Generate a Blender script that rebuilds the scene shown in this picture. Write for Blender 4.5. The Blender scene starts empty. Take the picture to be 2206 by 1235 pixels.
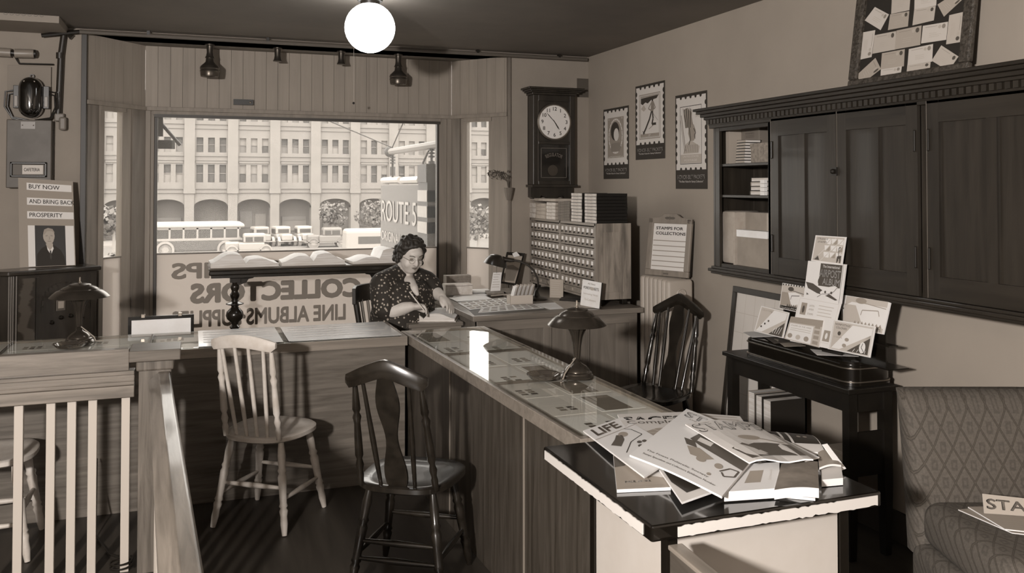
import bpy, bmesh, math, random
from math import sin, cos, tan, pi, radians as R_, sqrt, atan2, exp
from mathutils import Vector, Matrix, Euler
random.seed(7)
SC = bpy.context.scene
COL = SC.collection

# ------------------------------------------------------------------ camera, light, exposure
CAM_H = 1.65; FPX = 1880.0; YAW = R_(20.15); PITCH = R_(1.2)
PCX, PCY = 1103.0, 402 - FPX * tan(PITCH)
cam = bpy.data.cameras.new('camera'); cam_o = bpy.data.objects.new('camera', cam); COL.objects.link(cam_o)
cam_o.location = (0, 0, CAM_H)
cam_o.rotation_euler = Euler((pi / 2 + PITCH, 0, -YAW), 'XYZ')
cam.sensor_width = 36; cam.lens = FPX * 36 / 2206
cam.shift_y = -(617.5 - PCY) / 2206
cam.clip_end = 400
SC.camera = cam_o
SC.view_settings.view_transform = 'Standard'; SC.view_settings.look = 'None'
SC.view_settings.gamma = 1; SC.view_settings.use_curve_mapping = False
SC.view_settings.exposure = 0.0
try: SC.cycles.use_denoising = True
except Exception: pass
SC.cycles.max_bounces = 8
SC.cycles.sample_clamp_indirect = 4

w = bpy.data.worlds.new('world'); SC.world = w; w.use_nodes = True
bg = w.node_tree.nodes['Background']; bg.inputs[0].default_value = (1.0, .945, .905, 1); bg.inputs[1].default_value = 4.6

def light(name, kind, loc, energy, color=(1, .94, .895), rot=None, **kw):
    l = bpy.data.lights.new(name, kind); l.energy = energy; l.color = color
    for k, v in kw.items(): setattr(l, k, v)
    o = bpy.data.objects.new(name, l); COL.objects.link(o); o.location = loc
    if rot: o.rotation_euler = rot
    return o
# sun on the street side: high, from behind the shop
light('sun', 'SUN', (0, -10, 30), 0.8, rot=(R_(48), 0, R_(-25)), angle=R_(3))
# the photographer's flash lamp, on its stand to the left of the camera, and an added, unseen fill light behind it
light('flash_lamp', 'POINT', (-1.47, -0.53, 2.0), 1080, shadow_soft_size=0.095)
light('rear_fill_light', 'POINT', (0.9, -1.6, 2.35), 8, shadow_soft_size=0.2)

FW = Vector((sin(YAW) * cos(PITCH), cos(YAW) * cos(PITCH), sin(PITCH)))
RT = Vector((cos(YAW), -sin(YAW), 0)); UP = RT.cross(FW)
EYE = Vector((0, 0, CAM_H))
def ray(px, py): return FW + RT * ((px - PCX) / FPX) + UP * ((PCY - py) / FPX)
def Pz(px, py, z): d = ray(px, py); return EYE + d * ((z - CAM_H) / d.z)
def Px(px, py, x): d = ray(px, py); return EYE + d * (x / d.x)
def Py(px, py, y): d = ray(px, py); return EYE + d * (y / d.y)

# ------------------------------------------------------------------ materials
SEP = 1.0
def S(v, k=1.0):                       # sepia print tone of grey level v (sRGB 0..1), given as linear rgb
    l = v ** 2.2; q = SEP * k * min(1, max(0, (.95 - v) / .35)) * (1 + max(0, .36 - v) * 3.2)
    return (min(1, l * (1 + .15 * q)), l, l * (1 - .16 * q), 1)
MATS = {}
def mat(name, v, rough=.6, spec=.5, metal=0.0, v2=None, tex=None, scale=1.0, bump=0.0, coat=0.0, emit=None, stretch=(1, 1, 1), detail=4, mix=(.35, .65)):
    if name in MATS: return MATS[name]
    m = bpy.data.materials.new(name); m.use_nodes = True; MATS[name] = m
    nt = m.node_tree; N = nt.nodes; L = nt.links; b = N['Principled BSDF']
    b.inputs['Base Color'].default_value = S(v); b.inputs['Roughness'].default_value = rough
    b.inputs['Specular IOR Level'].default_value = spec; b.inputs['Metallic'].default_value = metal
    if coat: b.inputs['Coat Weight'].default_value = coat; b.inputs['Coat Roughness'].default_value = .06
    if emit:
        b.inputs['Emission Color'].default_value = S(emit[0]); b.inputs['Emission Strength'].default_value = emit[1]
    if tex:
        tc = N.new('ShaderNodeTexCoord'); mp = N.new('ShaderNodeMapping'); L.new(tc.outputs['Object'], mp.inputs[0])
        mp.inputs['Scale'].default_value = tuple(scale * s for s in stretch)
        rmp = N.new('ShaderNodeValToRGB'); rmp.color_ramp.elements[0].position = mix[0]; rmp.color_ramp.elements[1].position = mix[1]
        rmp.color_ramp.elements[0].color = S(v2 if v2 is not None else v * .8); rmp.color_ramp.elements[1].color = S(v)
        if tex in ('noise', 'wood'):
            t = N.new('ShaderNodeTexNoise'); t.inputs['Scale'].default_value = 1; t.inputs['Detail'].default_value = detail
            t.inputs['Roughness'].default_value = .6
            if tex == 'wood': t.inputs['Distortion'].default_value = .6
            L.new(mp.outputs[0], t.inputs[0]); src = t.outputs[0]
        elif tex == 'wave':
            t = N.new('ShaderNodeTexWave'); t.inputs['Scale'].default_value = 1; t.inputs['Distortion'].default_value = 4
            t.inputs['Detail'].default_value = 3; t.inputs['Detail Scale'].default_value = 1.2
            L.new(mp.outputs[0], t.inputs[0]); src = t.outputs['Color']
        elif tex == 'dots':
            t = N.new('ShaderNodeTexVoronoi'); t.inputs['Scale'].default_value = 1
            L.new(mp.outputs[0], t.inputs[0]); src = t.outputs['Distance']
            rmp.color_ramp.elements[0].color = S(v); rmp.color_ramp.elements[1].color = S(v2)
            rmp.color_ramp.elements[0].position = .26; rmp.color_ramp.elements[1].position = .32
        L.new(src, rmp.inputs[0]); L.new(rmp.outputs[0], b.inputs['Base Color'])
        if bump:
            bp = N.new('ShaderNodeBump'); bp.inputs['Strength'].default_value = bump; bp.inputs['Distance'].default_value = .01
            L.new(src, bp.inputs['Height']); L.new(bp.outputs[0], b.inputs['Normal'])
    return m
def woodm(name, v, v2, axis='x', rough=.45, s=26, coat=0.0, bump=.05, spec=.35):
    st = {'x': (.07, 1, 1), 'y': (1, .07, 1), 'z': (1, 1, .07)}[axis]
    return mat(name, v, rough, spec, v2=v2, tex='wood', scale=s, stretch=st, coat=coat, bump=bump, detail=6, mix=(.3, .7))
def glassm(name, tint=.95, haze=.0, rough=0.0, refl=1.0):
    m = bpy.data.materials.new(name); m.use_nodes = True; MATS[name] = m
    nt = m.node_tree; N = nt.nodes; L = nt.links; N.remove(N['Principled BSDF'])
    tr = N.new('ShaderNodeBsdfTransparent'); tr.inputs[0].default_value = (tint, tint, tint * .98, 1)
    gl = N.new('ShaderNodeBsdfGlossy'); gl.inputs['Roughness'].default_value = rough
    fr = N.new('ShaderNodeFresnel'); fr.inputs[0].default_value = 1.5
    ml = N.new('ShaderNodeMath'); ml.operation = 'MULTIPLY'; ml.inputs[1].default_value = refl
    ge = N.new('ShaderNodeNewGeometry'); nb = N.new('ShaderNodeMath'); nb.operation = 'SUBTRACT'; nb.inputs[0].default_value = 1; L.new(ge.outputs['Backfacing'], nb.inputs[1])
    m2 = N.new('ShaderNodeMath'); m2.operation = 'MULTIPLY'; L.new(ml.outputs[0], m2.inputs[0]); L.new(nb.outputs[0], m2.inputs[1])
    mx = N.new('ShaderNodeMixShader'); L.new(fr.outputs[0], ml.inputs[0]); L.new(m2.outputs[0], mx.inputs[0])
    L.new(tr.outputs[0], mx.inputs[1]); L.new(gl.outputs[0], mx.inputs[2]); out = mx
    if haze:  # pale haze mixed into the pane to wash out the view
        tl = N.new('ShaderNodeBsdfTranslucent'); tl.inputs[0].default_value = S(.9)
        df = N.new('ShaderNodeBsdfDiffuse'); df.inputs[0].default_value = S(.8)
        a = N.new('ShaderNodeMixShader'); a.inputs[0].default_value = .3; L.new(tl.outputs[0], a.inputs[1]); L.new(df.outputs[0], a.inputs[2])
        c = N.new('ShaderNodeMixShader'); c.inputs[0].default_value = haze
        L.new(mx.outputs[0], c.inputs[1]); L.new(a.outputs[0], c.inputs[2]); out = c
    L.new(out.outputs[0], N['Material Output'].inputs[0]); return m
def translucentm(name, v, k=.6):
    m = bpy.data.materials.new(name); m.use_nodes = True; MATS[name] = m
    nt = m.node_tree; N = nt.nodes; L = nt.links; N.remove(N['Principled BSDF'])
    tl = N.new('ShaderNodeBsdfTranslucent'); tl.inputs[0].default_value = S(v)
    df = N.new('ShaderNodeBsdfDiffuse'); df.inputs[0].default_value = S(v)
    a = N.new('ShaderNodeMixShader'); a.inputs[0].default_value = 1 - k
    L.new(tl.outputs[0], a.inputs[1]); L.new(df.outputs[0], a.inputs[2]); L.new(a.outputs[0], N['Material Output'].inputs[0]); return m

# ------------------------------------------------------------------ mesh collector
class MB:
    def __init__(s, T=None): s.v = []; s.f = []; s.m = []; s.mats = []; s.T = T or Matrix()
    def mi(s, m):
        if m not in s.mats: s.mats.append(m)
        return s.mats.index(m)
    def add(s, vs, fs, m, T=None):
        M = s.T @ T if T is not None else s.T
        o = len(s.v); i = s.mi(m)
        s.v += [tuple(M @ Vector(p)) for p in vs]
        for f in fs: s.f.append(tuple(o + k for k in f)); s.m.append(i)
        return s
    def box(s, a, b, m, T=None):
        x0, x1 = sorted((a[0], b[0])); y0, y1 = sorted((a[1], b[1])); z0, z1 = sorted((a[2], b[2]))
        return s.add([(x0, y0, z0), (x1, y0, z0), (x1, y1, z0), (x0, y1, z0), (x0, y0, z1), (x1, y0, z1), (x1, y1, z1), (x0, y1, z1)],
                     [(0, 3, 2, 1), (4, 5, 6, 7), (0, 1, 5, 4), (1, 2, 6, 5), (2, 3, 7, 6), (3, 0, 4, 7)], m, T)
    def bbox(s, a, b, r, m, T=None, seg=2):       # bevelled box
        bm = bmesh.new(); bmesh.ops.create_cube(bm, size=1)
        c = [(a[i] + b[i]) / 2 for i in range(3)]; d = [abs(b[i] - a[i]) for i in range(3)]
        for v in bm.verts: v.co = Vector((c[0] + v.co.x * d[0], c[1] + v.co.y * d[1], c[2] + v.co.z * d[2]))
        bmesh.ops.bevel(bm, geom=bm.edges[:], offset=min(r, min(d) * .49), segments=seg, affect='EDGES', profile=.5)
        return s.bm(bm, m, T)
    def bm(s, bm, m, T=None):
        bm.verts.ensure_lookup_table()
        vs = [v.co.copy() for v in bm.verts]; ix = {v: i for i, v in enumerate(bm.verts)}
        s.add(vs, [tuple(ix[v] for v in f.verts) for f in bm.faces], m, T); bm.free(); return s
    def lathe(s, prof, m, T=None, n=24, cap=True):   # prof [(r,z)] about local z
        vs = []; fs = []
        for r, z in prof:
            for k in range(n): a = 2 * pi * k / n; vs.append((r * cos(a), r * sin(a), z))
        for j in range(len(prof) - 1):
            for k in range(n):
                q = (k + 1) % n; fs.append((j * n + k, j * n + q, (j + 1) * n + q, (j + 1) * n + k))
        if cap: fs.append(tuple(reversed(range(n)))); fs.append(tuple((len(prof) - 1) * n + k for k in range(n)))
        return s.add(vs, fs, m, T)
    def turn(s, p0, p1, prof, m, n=14):              # turned piece between two points, prof [(r, t 0..1)]
        p0 = Vector(p0); p1 = Vector(p1); d = p1 - p0; q = d.to_track_quat('Z', 'Y').to_matrix().to_4x4()
        return s.lathe([(r, t * d.length) for r, t in prof], m, Matrix.Translation(p0) @ q, n)
    def tube(s, pts, r, m, n=8, T=None, cap=True):
        pts = [Vector(p) for p in pts]; rs = r if isinstance(r, (list, tuple)) else [r] * len(pts)
        vs = []; fs = []; ref = None
        for i, p in enumerate(pts):
            d = (pts[min(i + 1, len(pts) - 1)] - pts[max(i - 1, 0)]).normalized()
            if ref is None: ref = Vector((0, 0, 1)) if abs(d.z) < .9 else Vector((1, 0, 0))
            u = d.cross(ref).normalized(); v = u.cross(d).normalized(); ref = v
            for k in range(n): a = 2 * pi * k / n; vs.append(p + (u * cos(a) + v * sin(a)) * rs[i])
        for j in range(len(pts) - 1):
            for k in range(n): q = (k + 1) % n; fs.append((j * n + k, j * n + q, (j + 1) * n + q, (j + 1) * n + k))
        if cap: fs.append(tuple(reversed(range(n)))); fs.append(tuple((len(pts) - 1) * n + k for k in range(n)))
        return s.add(vs, fs, m, T)
    def prism(s, poly, h0, h1, m, T=None, ax='z'):   # poly 2D, extruded along ax
        n = len(poly)
        def P(a, b, h): return {'z': (a, b, h), 'y': (a, h, b), 'x': (h, a, b)}[ax]
        vs = [P(a, b, h0) for a, b in poly] + [P(a, b, h1) for a, b in poly]
        fs = [tuple(reversed(range(n))), tuple(range(n, 2 * n))] + [(k, (k + 1) % n, n + (k + 1) % n, n + k) for k in range(n)]
        return s.add(vs, fs, m, T)
    def ball(s, c, r, m, T=None, n=16):
        bm = bmesh.new(); bmesh.ops.create_uvsphere(bm, u_segments=n, v_segments=max(6, n // 2), radius=1)
        rr = (r, r, r) if not isinstance(r, (tuple, list)) else r
        for v in bm.verts: v.co = Vector((c[0] + v.co.x * rr[0], c[1] + v.co.y * rr[1], c[2] + v.co.z * rr[2]))
        return s.bm(bm, m, T)
    def loft(s, rings, m, T=None):                   # rings: list of equal-length loops
        n = len(rings[0]); vs = [p for r in rings for p in r]; fs = []
        for j in range(len(rings) - 1):
            for k in range(n): q = (k + 1) % n; fs.append((j * n + k, j * n + q, (j + 1) * n + q, (j + 1) * n + k))
        fs.append(tuple(reversed(range(n)))); fs.append(tuple((len(rings) - 1) * n + k for k in range(n)))
        return s.add(vs, fs, m, T)
    def text(s, txt, size, m, T, bold=0.0, w=None, ext=.0006, sx=1.0, align='CENTER', space=1.0, arc=None):
        vs, fs = text_geo(txt, size, bold, ext, align, space)
        if vs and w:
            x0 = min(v[0] for v in vs); x1 = max(v[0] for v in vs); k = w / (x1 - x0)
            vs = [(v[0] * k, v[1], v[2]) for v in vs]
        elif sx != 1.0: vs = [(v[0] * sx, v[1], v[2]) for v in vs]
        if arc:
            vs = [(sin(v[0] / arc) * (arc + v[1]), cos(v[0] / arc) * (arc + v[1]) - arc, v[2]) for v in vs]
        return s.add(vs, fs, m, T)
    def build(s, name, parent=None, smooth=False, loc=None, bevel=0, rot=None, sub=0, angle=40, weld=False):
        me = bpy.data.meshes.new(name); me.from_pydata(s.v, [], s.f)
        for m in s.mats: me.materials.append(m)
        me.polygons.foreach_set('material_index', s.m)
        bm = bmesh.new(); bm.from_mesh(me)
        if weld: bmesh.ops.remove_doubles(bm, verts=bm.verts, dist=1e-5)
        if s.fixn: bmesh.ops.recalc_face_normals(bm, faces=bm.faces)
        bm.to_mesh(me); bm.free()
        if smooth: me.shade_smooth(); 
        if smooth and angle < 180:
            try: me.set_sharp_from_angle(angle=R_(angle))
            except Exception: pass
        o = bpy.data.objects.new(name, me); COL.objects.link(o)
        if parent: o.parent = parent
        if loc is not None: o.location = loc
        if rot is not None: o.rotation_euler = rot
        if bevel:
            b = o.modifiers.new('bevel', 'BEVEL'); b.width = bevel; b.segments = 2; b.limit_method = 'ANGLE'; b.angle_limit = R_(40)
        if sub:
            b = o.modifiers.new('sub', 'SUBSURF'); b.levels = b.render_levels = sub
        return o
    fixn = True
_tc = {}
def text_geo(txt, size, bold, ext, align, space):
    key = (txt, size, bold, ext, align, space)
    if key in _tc: return _tc[key]
    if bold > .0005 * size:
        v0, f0 = text_geo(txt, size, 0, ext, align, space); vs = []; fs = []
        k8 = [(0, 0)] + [(bold * cos(pi * j / 7), bold * sin(pi * j / 7)) for j in range(14)]
        for n_, (dx, dy) in enumerate(k8):
            o = len(vs); vs += [(a + dx, b + dy, c + .00002 * n_ * size) for a, b, c in v0]; fs += [tuple(o + i for i in f) for f in f0]
        _tc[key] = (vs, fs); return vs, fs
    cu = bpy.data.curves.new('lettering', 'FONT'); cu.body = txt; cu.size = size; cu.extrude = ext
    cu.align_x = align; cu.align_y = 'CENTER'; cu.space_character = space; cu.resolution_u = 3
    o = bpy.data.objects.new('lettering', cu); COL.objects.link(o)
    dg = bpy.context.evaluated_depsgraph_get(); me = bpy.data.meshes.new_from_object(o.evaluated_get(dg))
    vs = [tuple(v.co) for v in me.vertices]; fs = [tuple(p.vertices) for p in me.polygons]
    bpy.data.objects.remove(o); bpy.data.curves.remove(cu); bpy.data.meshes.remove(me)
    _tc[key] = (vs, fs); return vs, fs

def frame(o, x, y, z=None):                      # matrix from origin and axes
    x = Vector(x).normalized(); y = Vector(y); y = (y - x * y.dot(x)).normalized(); z = x.cross(y)
    M = Matrix((x, y, z)).transposed().to_4x4(); M.translation = Vector(o); return M
def T3(x, y, z): return Matrix.Translation((x, y, z))
def RZ(a): return Matrix.Rotation(a, 4, 'Z')
def RX(a): return Matrix.Rotation(a, 4, 'X')
def RY(a): return Matrix.Rotation(a, 4, 'Y')

def thing(name, label, cat, loc=(0, 0, 0), rz=0, group=None, rot=None):
    o = bpy.data.objects.new(name, None); COL.objects.link(o); o.empty_display_size = .05
    o.location = loc; o.rotation_euler = rot if rot else (0, 0, rz)
    o['label'] = label; o['category'] = cat
    if group: o['group'] = group
    return o
def tag(o, label, cat, group=None):
    o['label'] = label; o['category'] = cat
    if group: o['group'] = group
    return o
def struct(o): o['kind'] = 'structure'; return o
def dup(root, loc=None, rot=None, label=None, group=None):
    def cp(o, par):
        c = o.copy(); COL.objects.link(c)
        if par: c.parent = par
        for ch in list(o.children): cp(ch, c)
        return c
    r = cp(root, None)
    if loc is not None: r.location = loc
    if rot is not None: r.rotation_euler = rot
    if label: r['label'] = label
    if group: r['group'] = group
    return r

# common materials
WHITE = mat('white_paint', .68, .55); CREAM = mat('cream_paper', .84, .8); PAPER = mat('paper', .93, .85, tex='noise', v2=.88, scale=6)
PAPER2 = mat('grey_paper', .66, .8, tex='noise', v2=.6, scale=20); INK = mat('printing_ink', .22, .7); INK2 = mat('grey_ink', .5, .7)
INK3 = mat('pale_ink', .66, .7); BLACK = mat('black_lacquer', .10, .22, coat=.2); DARK = mat('dark_matte', .14, .7)
IRON = mat('black_iron', .12, .4, .5); STEEL = mat('steel', .6, .3, metal=.9); PAGES = mat('page_edges', .86, .9, tex='noise', v2=.74, scale=90, stretch=(.05, .05, 1))
CLOTHC = mat('book_cloth', .2, .8, tex='noise', v2=.15, scale=60)
# ------------------------------------------------------------------ room shell
XR, YB, ZC, XL, YF = 3.10, 6.60, 2.73, -3.3, -3.2
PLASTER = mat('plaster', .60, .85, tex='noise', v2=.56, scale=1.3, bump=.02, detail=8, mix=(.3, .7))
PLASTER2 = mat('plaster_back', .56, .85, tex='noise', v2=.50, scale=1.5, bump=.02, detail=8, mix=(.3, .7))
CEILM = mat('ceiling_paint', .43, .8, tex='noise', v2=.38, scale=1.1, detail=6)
FLOORM = mat('floor_boards', .24, .5, tex='wood', v2=.17, scale=14, stretch=(1, .08, 1), mix=(.3, .7))
m = MB()
m.box((XL, YF, -.1), (XR, YB, 0), FLOORM)
struct(m.build('floor'))
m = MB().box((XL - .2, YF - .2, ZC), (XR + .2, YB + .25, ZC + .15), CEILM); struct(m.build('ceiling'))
m = MB().box((XR, YF - .2, -.1), (XR + .2, YB + .25, ZC + .02), PLASTER); struct(m.build('wall_right'))
DIM = mat('dark_wall', .36, .9)
m = MB().box((XL - .2, YF - .2, -.1), (XL, YB + .25, ZC + .02), DIM); struct(m.build('wall_left'))
m = MB().box((XL, YF - .2, -.1), (XR, YF, ZC + .02), DIM); struct(m.build('wall_front'))
A_, B_, C_, D_ = Vector((-.69, YB, 0)), Vector((-.33, 7.03, 0)), Vector((2.04, 7.03, 0)), Vector((2.39, YB, 0))
ZBAY = 2.70
m = MB().box((XL, YB, -.1), (A_.x, YB + .25, ZC + .02), PLASTER2); m.box((D_.x, YB, -.1), (XR, YB + .25, ZC + .02), PLASTER2)
m.box((A_.x, YB, ZBAY), (D_.x, YB + .25, ZC + .02), PLASTER2)
struct(m.build('wall_back'))
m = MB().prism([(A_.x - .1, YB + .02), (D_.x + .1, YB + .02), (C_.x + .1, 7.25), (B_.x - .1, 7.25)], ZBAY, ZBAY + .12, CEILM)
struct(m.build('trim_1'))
m = MB().prism([(A_.x, YB - .02), (D_.x, YB - .02), (C_.x, 7.12), (B_.x, 7.12)], 0, .38, mat('bulkhead', .36, .7))
struct(m.build('trim_2'))
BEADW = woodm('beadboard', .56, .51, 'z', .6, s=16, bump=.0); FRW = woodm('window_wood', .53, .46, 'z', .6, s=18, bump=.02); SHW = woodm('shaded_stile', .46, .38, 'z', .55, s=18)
PANEG = glassm('street_glass', .97, haze=.03, refl=.0); PAINTG = translucentm('painted_glass', .80, .5)
def panel_T(P, Q): return frame(P, (Q - P), (0, 0, 1)) # local x along, y up, z toward interior? (x cross y)
def spos(P, Q, px):                                  # distance along P->Q of a sight line (plan)
    d = ray(px, 402); n = Vector((Q.y - P.y, -(Q.x - P.x), 0)); t = n.dot(P - Vector((0, 0, 0))) / n.dot(Vector((d.x, d.y, 0)))
    X = Vector((d.x, d.y, 0)) * t; return (X - P).dot((Q - P).normalized())
nT = 3
def bay_panel(P, Q, idx, glass, frames, beads=.087):
    global nT
    L_ = (Q - P).length; T = panel_T(P, Q)           # local z points out of the room for left->right order
    if T.to_3x3().col[2].y > 0: zo = 1
    else: zo = -1
    # bead board above
    m = MB(T); x = 0; k = 0
    while x < L_ - .001:
        x1 = min(L_, x + beads); m.box((x + .001, 2.232, .0), (x1 - .001, ZBAY, zo * .03), BEADW); x = x1; k += 1
    m.box((0, 2.2, zo * .025), (L_, ZBAY, zo * .06), DARK)
    struct(m.build('trim_%d' % nT)); nT += 1
    g0, g1 = glass
    m = MB(T)
    for (a, b, mm, dz) in frames: m.box((a, .38, -zo * dz), (b, 2.232, zo * .05), mm)
    m.box((g0 - .03, 2.185, -zo * .012), (g1 + .03, 2.232, zo * .05), FRW)
    m.box((0, 2.215, -zo * .03), (L_, 2.245, zo * .02), FRW)
    m.box((g0 - .02, .38, -zo * .0), (g1 + .02, .46, zo * .05), FRW)
    m.box((g0, 1.140, -zo * .004), (g1, 1.152, zo * .012), mat('bar', .4, .5))
    o = struct(m.build('window_%d' % idx, bevel=.003))
    p = MB(T).box((g0 - .01, 1.15, zo * .008), (g1 + .01, 2.19, zo * .012), PANEG).build('window_pane', parent=o)
    q = MB(T).box((g0 - .01, .45, zo * .008), (g1 + .01, 1.142, zo * .012), PAINTG).build('painted_pane', parent=o)
    return o, T, zo
w1, TW, zo = bay_panel(B_, C_, 1, (.085, 2.246), [(0, .04, FRW, .012), (.04, .065, FRW, .0), (.065, .088, mat('dark_rebate', .2, .5), .004),
      (2.244, 2.262, mat('dark_rebate', .2, .5), .004), (2.262, 2.33, FRW, .0), (2.33, 2.37, FRW, .012)])
m = MB(TW).box((.065, 2.168, -.004), (2.262, 2.19, .03), mat('dark_rebate', .2, .5)); m.build('frame_rebate', parent=w1)
sA = [spos(A_, B_, p) for p in (184, 212, 222, 262, 282, 313)]
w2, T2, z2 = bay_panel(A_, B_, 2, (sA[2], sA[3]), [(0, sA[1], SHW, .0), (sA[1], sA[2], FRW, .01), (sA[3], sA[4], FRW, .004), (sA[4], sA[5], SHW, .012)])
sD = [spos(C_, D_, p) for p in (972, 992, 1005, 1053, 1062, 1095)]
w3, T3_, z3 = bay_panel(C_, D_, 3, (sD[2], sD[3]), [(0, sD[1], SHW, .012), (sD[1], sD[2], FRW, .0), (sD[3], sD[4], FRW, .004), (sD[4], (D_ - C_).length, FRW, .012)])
# casement latches and hinges
for par, T, x, z in ((w2, T2, sA[4] + .02, 1.35), (w3, T3_, .03, 1.35)):
    k = MB(T).box((x - .018, z - .016, -.03), (x + .018, z + .016, -.01), IRON); k.tube([(x, z, -.03), (x - .02, z, -.045)], .005, IRON); k.build('latch', parent=par)
# reversed lettering on the painted lower pane
LET = mat('sign_lettering', .50, .7); LET2 = mat('sign_lettering_dark', .33, .7)
def letter_line(txt, pl, pr, z, capH, bold=.02, mm=LET, parent=w1, squeeze=1.0):
    a, b = Py(pl, 600, 7.03).x, Py(pr, 600, 7.03).x
    k = MB(); k.text(txt, capH / .70, mm, frame(((a + b) / 2, 7.034, z), (-1, 0, 0), (0, 0, 1)), bold=bold, w=b - a, ext=0); return k.build('lettering', parent=parent)
def zat(px, py): return Py(px, py, 7.03).z
letter_line('POSTAGE STAMPS', 370, 893, zat(405, 586), .112, .006)
letter_line('COLLECTORS', 410, 779, zat(430, 635), .134, .011)
letter_line('LINE ALBUMS\u00b7SUPPLIES', 372, 746, zat(540, 684), .120, .006)
# dark metal strip and pull cord on the bead board
c = Py(524, 221, 7.02)
tag(MB().box((c.x - .072, 6.99, c.z - .02), (c.x + .072, 7.028, c.z + .022), IRON).ball((c.x + .05, 6.988, c.z), .008, STEEL).build('metal_plate'),
    'small dark metal plate screwed to the light boarding above the large window', 'plate')
# pipe run along the ceiling at the mouth of the bay, its drops
m = MB(); m.tube([(-.72, 6.54, 2.70), (3.06, 6.54, 2.70)], .016, mat('pipe_paint', .33, .5)); m.tube([(-.95, 6.54, 2.66), (-.72, 6.54, 2.70)], .014, IRON)
for x in (-.3, .5, 1.3, 2.1, 2.8): m.box((x, 6.525, 2.70), (x + .02, 6.56, 2.73), IRON)
tag(m.build('ceiling_pipe', smooth=True), 'thin painted pipe running along the ceiling in front of the bay', 'pipe')
# dark post at left edge of bay and picture rail strip in the corner
m = MB().box((A_.x - .022, YB - .03, 0), (A_.x + .012, YB, ZBAY), mat('dark_edge', .16, .5)); struct(m.build('trim_6', bevel=.002))
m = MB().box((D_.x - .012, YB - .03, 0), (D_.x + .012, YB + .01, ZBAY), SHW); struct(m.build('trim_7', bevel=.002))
m = MB().box((XR - .015, YF, 0), (XR, YB, .14), mat('skirting', .24, .5)); struct(m.build('baseboard_right', bevel=.003))
m = MB().box((D_.x, YB - .015, 0), (XR, YB, .14), mat('skirting', .24, .5)); struct(m.build('baseboard_back', bevel=.003))

# ------------------------------------------------------------------ the street outside
ZS = -3.8
SEP = .45
STONE = mat('facade_stone', .51, .9, tex='noise', v2=.485, scale=.8); STONE2 = mat('facade_band', .48, .9)
m = MB().box((-160, 8, ZS - .2), (160, 86, ZS), mat('road', .46, .9, tex='noise', v2=.43, scale=.15)); struct(m.build('road'))
m = MB().box((-160, 86, ZS - .2), (160, 130, ZS + .15), mat('sidewalk', .55, .9)); struct(m.build('sidewalk'))
YFB = 93.0; BP = 4.13; X0 = -.22
fb = thing('station_building', 'long pale stone building across the street with arched ground floor', 'building', (0, YFB, ZS))
TB = T3(0, 0, 0)
m = MB(); I0, I1 = -9, 14
OFF = -ZS                                             # local z = world z + OFF
zA0, zA1, zB0, zB1, zC0, zC1 = 5.1, 6.58, 2.07, 3.88, 8.3, 9.9
wn = []
for i in range(I0, I1):
    xa = X0 + BP * i; xm = xa + BP / 2
    m.box((xa - .45, -.25, 0), (xa + .45, 1.2, 1.3 + OFF), STONE)            # pier
    m.box((xa - .55, -.4, .95 + OFF), (xa + .55, .2, 1.45 + OFF), STONE)     # pier cap
    poly = [(xa + .45, 1.3 + OFF), (xa + .45, -.55 + OFF)]
    for k in range(13):
        a = pi - pi * k / 12; poly.append((xm + (BP / 2 - .45) * cos(a), -.35 + OFF + .72 * sin(a)))
    poly += [(xa + BP - .45, -.55 + OFF), (xa + BP - .45, 1.3 + OFF)]
    m.prism(poly, 0, 1.0, STONE, ax='y')
    m.box((xa + .45, -.12, 1.0 + OFF), (xa + BP - .45, .1, 1.18 + OFF), STONE2)
    xs = [xm - 1.1, xm, xm + 1.1]
    for (z0, z1, zb, zt) in ((zB0, zB1, 1.3, 4.6), (zA0, zA1, 4.6, 7.8), (zC0, zC1, 7.8, 10.8), (11.4, 13, 10.8, 16)):
        m.box((xa - BP * 0, 0, zb + OFF), (xa + BP, .6, z0 + OFF), STONE); m.box((xa, 0, z1 + OFF), (xa + BP, .6, zt + OFF), STONE)
        e = [xa] + [v for x in xs for v in (x - .32, x + .32)] + [xa + BP]
        for q in range(0, 8, 2): m.box((e[q], 0, z0 + OFF), (e[q + 1], .6, z1 + OFF), STONE)
        m.box((xa + .5, -.12, zb + .1 + OFF), (xa + BP - .5, .02, zb + .22 + OFF), STONE2)
        m.box((xa + .5, -.1, zt - .35 + OFF), (xa + BP - .5, .02, zt - .28 + OFF), STONE2)
    m.box((xa - .5, -.3, 1.45 + OFF), (xa + .5, .1, 16 + OFF), STONE)
    m.box((xa + .6, -.1, zB1 + .12 + OFF), (xa + BP - .6, 0, zB1 + .3 + OFF), STONE2)
m.build('facade', parent=fb)
GLS = [mat('far_pane_dark', .31, .5), mat('far_pane_mid', .46, .6), mat('far_blind', .55, .8)]
def far_win(kind):
    k = MB(); h = 1.8
    a, b = {0: (0, 0), 1: (2, 0), 2: (0, 2), 3: (2, 2), 4: (2, 1), 5: (0, 1)}[kind]
    k.box((-.33, .3, h / 2), (.33, .35, h), GLS[a]); k.box((-.33, .3, 0), (.33, .35, h / 2), GLS[b]); k.box((-.33, .22, h / 2 - .04), (.33, .3, h / 2 + .04), STONE)
    return k
protos = {}
pat = {0: (0, 0, 0), 1: (1, 4, 1), 2: (5, 5, 0), 3: (5, 5, 0), 4: (4, 0, 4), -1: (4, 2, 5), 5: (3, 4, 2), 6: (3, 3, 4)}
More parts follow.
